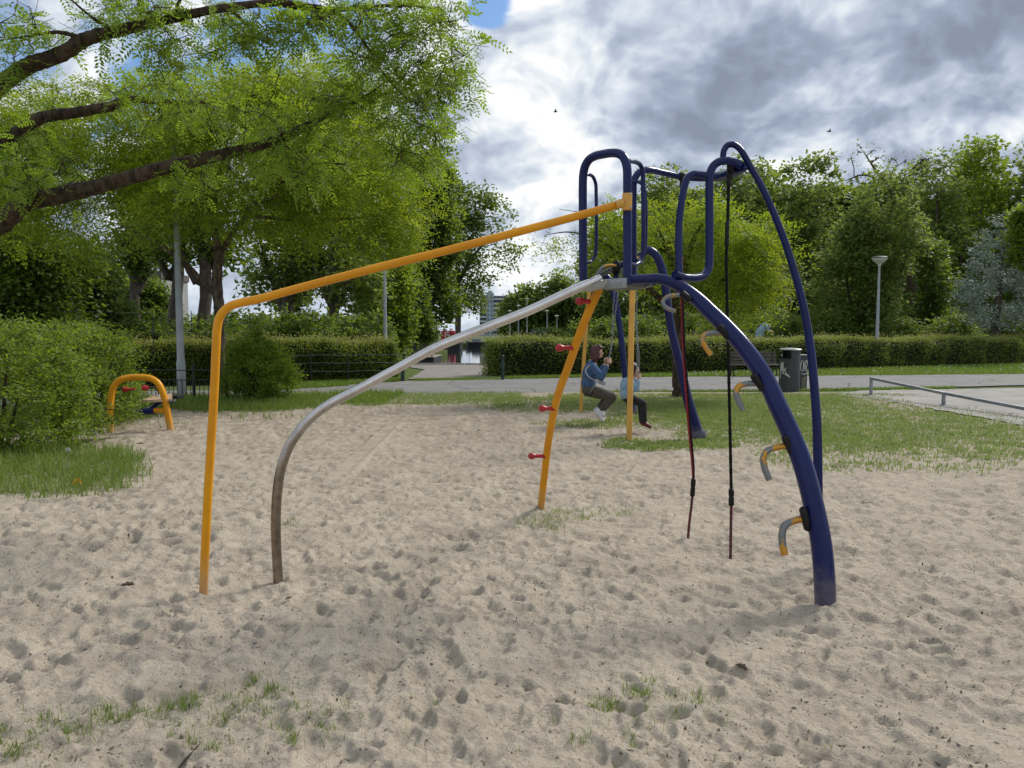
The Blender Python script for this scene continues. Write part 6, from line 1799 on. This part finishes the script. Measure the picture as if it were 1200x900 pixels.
# grass of the verges
def verge(near, far, n, h, wd):
    P = []
    nx_ = [np.array(q) for q in near]; fx = [np.array(q) for q in far]
    k = r.integers(0, len(near) - 1, n); f = r.uniform(0, 1, n)[:, None]; g2 = r.uniform(0, 1, n)[:, None]
    A = np.array(nx_)[k] * (1 - f) + np.array(nx_)[k + 1] * f; B = np.array(fx)[k] * (1 - f) + np.array(fx)[k + 1] * f
    q = A * (1 - g2) + B * g2
    return np.column_stack([q, np.full(n, -0.025)])
m = MB()
blades(m, verge([gpt(598, 444), gpt(700, 442), gpt(960, 440), gpt(1200, 438)], [gpt(585, 440), gpt(760, 437), gpt(960, 431), gpt(1200, 425)], 17000, 0.1, 0.012), 0.085, 0.026, r)
blades(m, verge([gpt(320, 459), gpt(345, 456), gpt(470, 446.5)], [gpt(320, 448), gpt(345, 447), gpt(470, 443)], 8000, 0.1, 0.012), 0.09, 0.018, r)
blades(m, verge([gpt(700, 460.5), gpt(960, 457.5), gpt(1120, 455)], [gpt(700, 459), gpt(960, 456), gpt(1120, 453.5)], 3500, 0.1, 0.012), 0.08, 0.010, r)
blades(m, verge([gpt(500, 446.4), gpt(590, 445)], [gpt(484, 444.2), gpt(590, 441.5)], 3000, 0.1, 0.012), 0.07, 0.010, r)
tag(m.build('verge_grass', M_GRASS, smooth=False), 'green grass verge between the path and the hedges', 'grass', kind='stuff')
# daisies
m = MB(); q = verge([gpt(800, 441.5), gpt(960, 440), gpt(1200, 438)], [gpt(800, 437), gpt(960, 432), gpt(1200, 426)], 170, 0.1, 0.01)
for p in q: lathe(m, [(0.004, 0.0), (0.004, 0.09), (0.022, 0.093), (0.02, 0.10)], p, (r.normal(0, .15), r.normal(0, .15), 1), 6)
tag(m.build('daisies', M_WHITE, smooth=False), 'small white daisies dotted over the grass verge at right', 'flowers', kind='stuff')

# litter: crumbs of bark and leaf on the sand
n = 26000
Yc = 2.4 + 13 * r.uniform(0, 1, n) ** 1.3; Xc = r.uniform(-1, 1, n) * (Yc * 0.75 + 0.3)
k = r.uniform(0, 1, n) < (0.35 + 0.65 * (np.sin(Xc * 2.3 + np.sin(Yc * 1.7)) * np.sin(Yc * 2.9) > 0.0)); Xc, Yc = Xc[k], Yc[k]
P = np.column_stack([Xc, Yc, sand_z(Xc, Yc) + 0.003])
m = MB(); leaves(m, P, 0.005 + 0.017 * r.uniform(0, 1, len(P)) ** 2.3, 0.55, 3.0, r, droop=-0.1)
tag(m.build('litter_crumbs', surf('dark_litter', (0.05, 0.036, 0.026), (0.10, 0.075, 0.05), 30, 0.95), smooth=False), 'dark crumbs of bark and leaf scattered over the sand', 'leaf litter', kind='stuff')


def curled_leaf(label, px, py, size, mat, name='dead_leaf', ang=0.0):
    p = G(px, py); p[2] = float(sand_z(p[0], p[1])) + 0.008
    root = thing(name, label, 'leaf', p)
    m = MB(); nu, nv = 9, 5; V = []
    for i_ in range(nu):
        f = i_ / (nu - 1); wd = size * 0.3 * math.sin(math.pi * min(1, f * 0.96 + 0.04)) ** 0.7 * (1 + 0.25 * math.sin(f * 19))
        for j_ in range(nv):
            g = j_ / (nv - 1) * 2 - 1
            x, y, z = (f - 0.5) * size, g * wd, abs(g) * wd * 0.7 + 0.25 * size * (f - 0.5) ** 2
            V.append((p[0] + x * math.cos(ang) - y * math.sin(ang), p[1] + x * math.sin(ang) + y * math.cos(ang), p[2] + z))
    F = [[i_ * nv + j_, i_ * nv + j_ + 1, (i_ + 1) * nv + j_ + 1, (i_ + 1) * nv + j_] for i_ in range(nu - 1) for j_ in range(nv - 1)]
    m.add(V, F); m.build('blade', mat, root)
    m = MB(); bar(m, p + np.array([-math.cos(ang), -math.sin(ang), 0.12]) * size * 0.5, p + np.array([-math.cos(ang), -math.sin(ang), 0.25]) * size * 0.75, size * 0.02, 5); m.build('stalk', mat, root)


M_DEAD = surf('dead_leaf_brown', (0.075, 0.042, 0.028), (0.045, 0.028, 0.02), 40, 0.8)
curled_leaf('curled dead brown leaf on the sand left of the yellow post', 150, 688, 0.085, M_DEAD, ang=0.3)
curled_leaf('reddish brown leaf lying in front of the yellow rocker', 164, 519.5, 0.11, surf('red_brown_leaf', (0.14, 0.05, 0.03), (0.08, 0.03, 0.02), 30, 0.8), ang=0.1)
curled_leaf('small dark leaf under the slide pole foot', 339, 705, 0.05, M_DEAD, ang=1.0)
curled_leaf('dark crumpled leaf in the sand right of the tufts at the bottom', 868, 784, 0.07, M_DEAD, ang=2.1)
# twig in the foreground
p0, p1 = G(208, 893), G(232, 876); p0[2] = float(sand_z(*p0[:2])) + 0.006; p1[2] = float(sand_z(*p1[:2])) + 0.012
tw = thing('twig', 'dark broken twig lying on the sand at the bottom left', 'twig', (p0 + p1) / 2)
m = MB(); tube(m, np.array([p0, p0 * .6 + p1 * .4 + [0.002, 0, 0.006], p0 * .3 + p1 * .7 + [0.003, 0, 0.003], p1]), [0.003, 0.0048, 0.0042, 0.003], 8); m.build('stick', surf('twig_bark', (0.04, 0.026, 0.02), None, 40, 0.9), tw)
m = MB(); tube(m, np.array([p0 * .3 + p1 * .7, p0 * .2 + p1 * .8 + [0.004, -0.004, 0.008], p1 + [0.010, -0.008, 0.012]]), [0.003, 0.002, 0.0015], 6); m.build('side_shoot', M_BARK, tw)
# dandelions in the tall grass
def dandelion(label, px, pyb, pyt, head, mat, cat='flower'):
    b_ = G(px, pyb); Yd = b_[1]; t_ = W(px - 0.5, pyt, Yd)
    b_[2] = float(sand_z(b_[0], b_[1])) - 0.01
    root = thing('dandelion', label, cat, b_)
    m = MB(); tube(m, np.array([b_, b_ * 0.5 + t_ * 0.5 + [0.006, 0, 0], t_]), [0.004, 0.0035, 0.003], 6); m.build('stem', M_STEM, root)
    m = MB(); rr = np.random.default_rng(3)
    ball(m, t_, head * 0.35, 8, 6)
    d_ = norm(rr.standard_normal((90, 3))); leaves(m, np.tile(t_, (90, 1)) + d_ * head * 0.3, head * 0.75, 0.5, 0, rr, out=d_ * 8, droop=0)
    m.build('flower_head', mat, root, smooth=False)
M_STEM = surf('pale_stem', (0.16, 0.20, 0.09), None, 20, 0.7)
dandelion('white dandelion clock on a tall stem in the left grass', 80, 556, 527, 0.028, surf('seed_fluff', (0.6, 0.6, 0.58), None, 20, 0.9))
dandelion('yellow dandelion flower at the front edge of the left grass', 91, 572, 565, 0.042, surf('yellow_petal', (0.75, 0.48, 0.01), (0.65, 0.36, 0.01), 20, 0.7))

# ================================================================== FAR SIDE: boats, block, houses
# tower block
Yb = 430.0; s = Yb / FPX
M_SLAB = surf('pale_blue_cladding', (0.30, 0.36, 0.44), (0.26, 0.31, 0.39), 0.2, 0.7)
M_SLABD = surf('brown_grey_panels', (0.20, 0.20, 0.24), (0.17, 0.17, 0.21), 0.2, 0.8)
M_WIN = surf('dark_window', (0.05, 0.065, 0.085), None, 0.5, 0.15)
M_BALC = surf('white_balcony', (0.58, 0.60, 0.62), None, 0.5, 0.7)
xA, xB, xC, xD = W(562, 390, Yb)[0], W(570, 390, Yb)[0], W(578.5, 390, Yb)[0], W(594, 390, Yb)[0]
zT = W(570, 343, Yb)[2]; zL = W(570, 346.5, Yb)[2]
tb_ = thing('tower_block', 'distant pale blue tower block of flats beyond the water', 'building', ((xA + xD) / 2, Yb, 0))
def bx(name, x0, x1, y0, y1, z0, z1, mat, parent, bev=0.0):
    m = MB(); box(m, ((x0 + x1) / 2, (y0 + y1) / 2, (z0 + z1) / 2), (x1 - x0, y1 - y0, z1 - z0), None, bev); return m.build(name, mat, parent, smooth=False)
bx('wall', xA, xB - 0.05, Yb + 1, Yb + 14, 0, zL, M_SLABD, tb_); bx('stair_tower', xB, xC, Yb - 1, Yb + 15, 0, zT, M_SLAB, tb_); bx('wall', xC + 0.05, xD, Yb + 1, Yb + 14, 0, zL, M_SLABD, tb_)
bx('roof_box', xB + 1, xC - 1, Yb + 2, Yb + 9, zT, zT + 1.2, M_SLAB, tb_)
nf = 9; fh = zL / nf
for k in range(nf):
    z0 = k * fh
    for x0, x1, nm in ((xA, xB, 2), (xC, xD, 4)):
        bx('balcony', x0 + 0.15, x1 - 0.15, Yb - 0.6, Yb + 1, z0 + 0.15, z0 + 1.0, M_BALC if k % 1 == 0 else M_SLAB, tb_)
        for j in range(nm):
            wv = (x1 - x0) / nm
            bx('window', x0 + wv * j + 0.25, x0 + wv * (j + 1) - 0.25, Yb + 0.93, Yb + 1.05, z0 + 1.05, z0 + fh - 0.25, M_WIN, tb_)
    for j in range(2):
        wv = (xC - xB) / 2
        bx('window', xB + wv * j + 0.7, xB + wv * (j + 1) - 0.7, Yb - 1.06, Yb - 0.95, z0 + 0.9, z0 + fh - 0.3, M_WIN, tb_)

# white house behind the left trees, with brick end
def house(name, label, x0, x1, Yh, z_e, z_r, depth, wall, roof, nwin, nfl, gable=True):
    root = thing(name, label, 'building', ((x0 + x1) / 2, Yh, 0))
    bx('wall', x0, x1, Yh, Yh + depth, 0, z_e, wall, root)
    m = MB()
    if gable:
        V = [(x0 - .3, Yh - .4, z_e), (x1 + .3, Yh - .4, z_e), (x1 + .3, Yh + depth + .4, z_e), (x0 - .3, Yh + depth + .4, z_e), (x0 - .3, Yh + depth / 2, z_r), (x1 + .3, Yh + depth / 2, z_r)]
        m.add(V, [[0, 1, 5, 4], [2, 3, 4, 5], [0, 4, 3], [1, 2, 5], [0, 3, 2, 1]])
    else:
        box(m, ((x0 + x1) / 2, Yh + depth / 2, (z_e + z_r) / 2), (x1 - x0 + .4, depth + .4, z_r - z_e))
    m.build('roof', roof, root, smooth=False)
    wv = (x1 - x0) / nwin; fh_ = z_e / nfl
    for f in range(nfl):
        for k in range(nwin):
            fr = bx('window', x0 + wv * (k + .18), x0 + wv * (k + .82), Yh - .06, Yh + .02, f * fh_ + fh_ * .32, f * fh_ + fh_ * .85, M_WHITE, root)
            bx('pane', x0 + wv * (k + .18) + .09, x0 + wv * (k + .82) - .09, Yh - .085, Yh - .05, f * fh_ + fh_ * .32 + .09, f * fh_ + fh_ * .85 - .09, M_WIN, fr)
    return root
M_BRICK = surf('red_brown_brick', (0.19, 0.085, 0.06), (0.14, 0.065, 0.05), 3, 0.9)
M_TILE = surf('pinkish_roof_tiles', (0.30, 0.19, 0.17), (0.24, 0.15, 0.14), 2, 0.85)
M_DKTILE = surf('dark_roof_tiles', (0.10, 0.085, 0.08), (0.07, 0.06, 0.058), 2, 0.85)
M_PALEWALL = surf('pale_grey_render', (0.30, 0.30, 0.30), (0.25, 0.25, 0.25), 1, 0.9)
Yh = 120
house('white_house', 'white house with dark windows glimpsed between the left tree trunks', W(132, 390, Yh)[0], W(190, 390, Yh)[0], Yh, W(0, 326, Yh)[2], W(0, 318, Yh)[2], 10, M_PALEWALL, M_DKTILE, 5, 3, False)
Yh = 110
house('tiled_house', 'pale house with pinkish tiled roof glimpsed behind the handrail', W(412, 390, Yh)[0], W(438, 390, Yh)[0], Yh, W(0, 350, Yh)[2], W(0, 333, Yh)[2], 9, M_WHITE, M_TILE, 3, 2)
Yh = 82
house('brick_house', 'dark brick house with brown roof hidden in the trees on the right', W(925, 390, Yh)[0], W(985, 390, Yh)[0], Yh, W(0, 338, Yh)[2], W(0, 316, Yh)[2], 9, M_BRICK, M_DKTILE, 4, 2)
house('brick_house', 'long low dark brick house behind the hedge above the swing', W(745, 390, Yh)[0], W(905, 390, Yh)[0], Yh + 2, W(0, 362, Yh)[2], W(0, 345, Yh)[2], 8, M_BRICK, M_DKTILE, 9, 1)

# boats on the far side of the basin
M_HULL = surf('dark_hull', (0.03, 0.032, 0.036), (0.05, 0.05, 0.052), 0.8, 0.5)
M_REDP = surf('red_boat_paint', (0.42, 0.02, 0.03), (0.34, 0.02, 0.03), 0.8, 0.5)
M_BLUEP = surf('blue_sheet', (0.03, 0.06, 0.22), (0.02, 0.045, 0.17), 0.8, 0.5)
def hull(x0, x1, Yc, wd, z0, z1):
    n_ = 14; V = []
    for k in range(n_ + 1):
        f = k / n_; x = x0 + (x1 - x0) * f; wv = wd / 2 * (1 - abs(2 * f - 1) ** 4) ** 0.5 + 0.05; zz = z1 + 0.25 * (2 * f - 1) ** 4
        V += [(x, Yc - wv * 0.75, z0), (x, Yc - wv, zz), (x, Yc + wv, zz), (x, Yc + wv * 0.75, z0)]
    F = [[k * 4 + j, k * 4 + 4 + j, k * 4 + 4 + (j + 1) % 4, k * 4 + (j + 1) % 4] for k in range(n_) for j in range(4)]
    F += [[0, 1, 2, 3], [n_ * 4 + j for j in (3, 2, 1, 0)]]
    return MB().add(V, F)
Yc = 106.0
x0, x1 = W(508, 390, Yc)[0], W(542, 390, Yc)[0]
rbt = thing('red_boat', 'work boat with a red cabin moored left under the poplars', 'boat', ((x0 + x1) / 2, Yc, -0.55))
hull(x0, x1, Yc, 3.0, -0.75, 0.45).build('hull', M_HULL, rbt, smooth=False)
cx0, cx1 = W(517.5, 390, Yc)[0], W(533, 390, Yc)[0]
cb = bx('cabin', cx0, cx1, Yc - 0.9, Yc + 0.9, 0.42, W(0, 388.5, Yc)[2] + 0.1, M_REDP, rbt, 0.06)
zc_ = W(0, 393, Yc)[2]; xm = W(525, 390, Yc)[0]
m = MB()
for a_, b__ in (((-0.28, -0.4), (-0.28, 0.4)), ((-0.28, 0.05), (0.28, 0.05)), ((-0.28, 0.4), (0.2, 0.4)), ((0.28, -0.4), (0.28, 0.05))):
    bar(m, (xm + a_[0], Yc - 0.915, zc_ + a_[1]), (xm + b__[0], Yc - 0.915, zc_ + b__[1]), 0.07, 6)
m.build('sign_letter', M_WHITE, cb)
bx('roof_box', cx0 + 0.2, cx0 + 0.7, Yc - .4, Yc + .4, W(0, 388.5, Yc)[2] + 0.11, W(0, 386, Yc)[2], M_HULL, rbt); bx('roof_box', cx1 - 0.7, cx1 - 0.3, Yc - .4, Yc + .4, W(0, 388.5, Yc)[2] + 0.11, W(0, 385, Yc)[2], M_WHITE, rbt)
p = W(503, 402, Yc); 
m = MB(); box(m, (p[0], Yc, 1.05), (0.42, 0.42, 1.4)); m.build('crane_post', M_WHITE, rbt)
m = MB(); bar(m, (p[0], Yc, 1.85), W(512, 385, Yc), 0.14, 8); m.build('crane_arm', M_GALV, rbt)
x0, x1 = W(546, 390, 111)[0], W(572, 390, 111)[0]
db = thing('dark_barge', 'low dark barge moored at the far quay', 'boat', ((x0 + x1) / 2, 111, -0.55))
hull(x0, x1, 111, 2.6, -0.75, 0.25).build('hull', M_HULL, db, smooth=False); bx('cabin', x0 + 0.9, x1 - 1.0, 110.3, 111.7, 0.22, 0.75, M_GALV_DULL, db, 0.05)
m = MB(); bar(m, (x0 + .5, 110.6, 0.2), (x0 + .5, 110.6, 1.6), 0.04, 6); m.build('mast', M_GALV, db)
hb = thing('houseboat', 'dark wooden houseboat hull on the left bank of the water', 'boat', (W(492, 390, 55)[0], 55, -0.55))
x0, x1 = W(478, 390, 52)[0] , -5.15
bx('hull', x0 + 0.2, x1, 50.5, 56.0, -0.8, -0.05, M_HULL, hb, 0.05); bx('deck', x0 + 0.15, x1 + 0.06, 50.4, 56.1, -0.05, 0.02, M_CONC, hb, 0.02)
m = MB(); bar(m, (-5.3, 50.8, 0.0), (-5.3, 50.8, 0.95), 0.05, 8); m.build('mooring_post', M_REDP, hb)
# far quay wall, railing, lamps and containers
bx('far_quay_wall', -16.5, 9.5, 115.05, 115.5, -2.5, 0.12, M_CONC, None)['kind'] = 'structure'
fr = thing('quay_railing', 'pale railing along the far quay above the dark barge', 'railing', (W(592, 390, 117)[0], 117, 0))
xa, xb = W(556, 390, 117)[0], W(622, 390, 117)[0]
for k in range(9):
    x = xa + (xb - xa) * k / 8; m = MB(); bar(m, (x, 117, -0.03), (x, 117, 1.0), 0.035, 6); m.build('post', M_BALC, fr)
for z in (0.5, 1.0):
    m = MB(); bar(m, (xa, 117, z), (xb, 117, z), 0.045, 6); m.build('rail', M_BALC, fr)
for px, top, where in ((597.5, 366, 'leftmost, above the pale railing'), (607.5, 360, 'just left of the tallest one'), (617.5, 352, 'tallest, left of the blue container'), (641, 366, 'rising right behind the blue container'), (652.5, 372, 'right of the blue container')):
    b_ = W(px, 390, 122); b_[2] = 0; root = thing('far_lamp_post', 'thin far lamp post across the water, ' + where, 'lamp post', b_, 'lamp posts across the water')
    tz = W(px, top, 122)[2]; m = MB(); sweep(m, np.array([b_ - [0, 0, .1], b_ + [0, 0, tz]]), np.array([0.10, 0.06]), 8); m.build('pole', M_LAMPPOST, root)
    m = MB(); lathe(m, [(0.07, 0), (0.35, 0.22), (0.38, 0.28), (0.05, 0.36)], b_ + [0, 0, tz], (0, 0, 1), 10); m.build('shade', M_LAMPGLASS, root)
Yk = 124
cont = thing('blue_container', 'blue container with a pale panel across the water above the hedge', 'container', (W(632, 390, Yk)[0], Yk, 0))
x0, x1 = W(622.5, 390, Yk)[0], W(641.5, 390, Yk)[0]; zt2 = W(0, 386.5, Yk)[2]
bx('box', x0, x1, Yk, Yk + 2.4, 0.0, zt2, M_BLUEP, cont, 0.03)
for k in range(9): bx('rib', x0 + 0.15 + k * (x1 - x0 - 0.3) / 8 - 0.04, x0 + 0.15 + k * (x1 - x0 - 0.3) / 8 + 0.04, Yk - 0.05, Yk - 0.001, 0.1, zt2 - 0.1, M_BLUEP, cont)
bx('pale_panel', x0 + 0.28, x0 + 0.92, Yk - 0.08, Yk - 0.055, 0.25, 1.15, surf('pale_blue_panel', (0.36, 0.46, 0.58), None, 2, 0.6), cont); bx('pale_panel', x0 + 1.25, x0 + 1.75, Yk - 0.08, Yk - 0.055, 1.25, 1.6, M_WHITE, cont)
Yk = 80
rc = thing('red_shed', 'small red shed with a white post seen over the hedge behind the swing', 'shed', (W(709, 390, Yk)[0], Yk, 0))
x0, x1 = W(704, 390, Yk)[0], W(716, 390, Yk)[0]
bx('wall', x0, x1, Yk, Yk + 1.6, 0, 1.95, M_REDP, rc); bx('roof', x0 - .1, x1 + .1, Yk - .1, Yk + 1.7, 1.95, 2.08, M_DKTILE, rc); bx('door', x0 + .3, x0 + .85, Yk - .04, Yk - .001, 0.05, 1.75, surf('dark_red_door', (0.2, 0.015, 0.02), None, 2, .6), rc); bx('post', x0 - .32, x0 - .16, Yk - .1, Yk + .1, 0, 2.1, M_WHITE, rc)

# two birds high in the sky
for px, py, lab in ((651, 131, 'tiny dark bird in the sky left of the climbing frame'), (972, 154, 'tiny bird far off in the sky above the right trees')):
    c = W(px, py, 70); root = thing('bird', lab, 'bird', c)
    m = MB(); sweep(m, np.array([c + [-.20, 0, 0], c + [-.1, 0, .01], c, c + [.12, 0, .02], c + [.2, 0, 0]]), np.array([.02, .05, .07, .045, .01]), 8)
    for sg in (-1, 1):
        V = [c + [-.06, 0, .03], c + [.08, 0, .03], c + [.02, sg * .28, .16], c + [-.10, sg * .52, .10], c + [-.08, sg * .25, .13]]
        m.add(V + [p + np.array([0, 0, -.012]) for p in V], [[0, 1, 2, 3, 4], [9, 8, 7, 6, 5]] + [[i_, 5 + i_, 5 + (i_ + 1) % 5, (i_ + 1) % 5] for i_ in range(5)])
    m.build('body', M_DKMETAL, root)
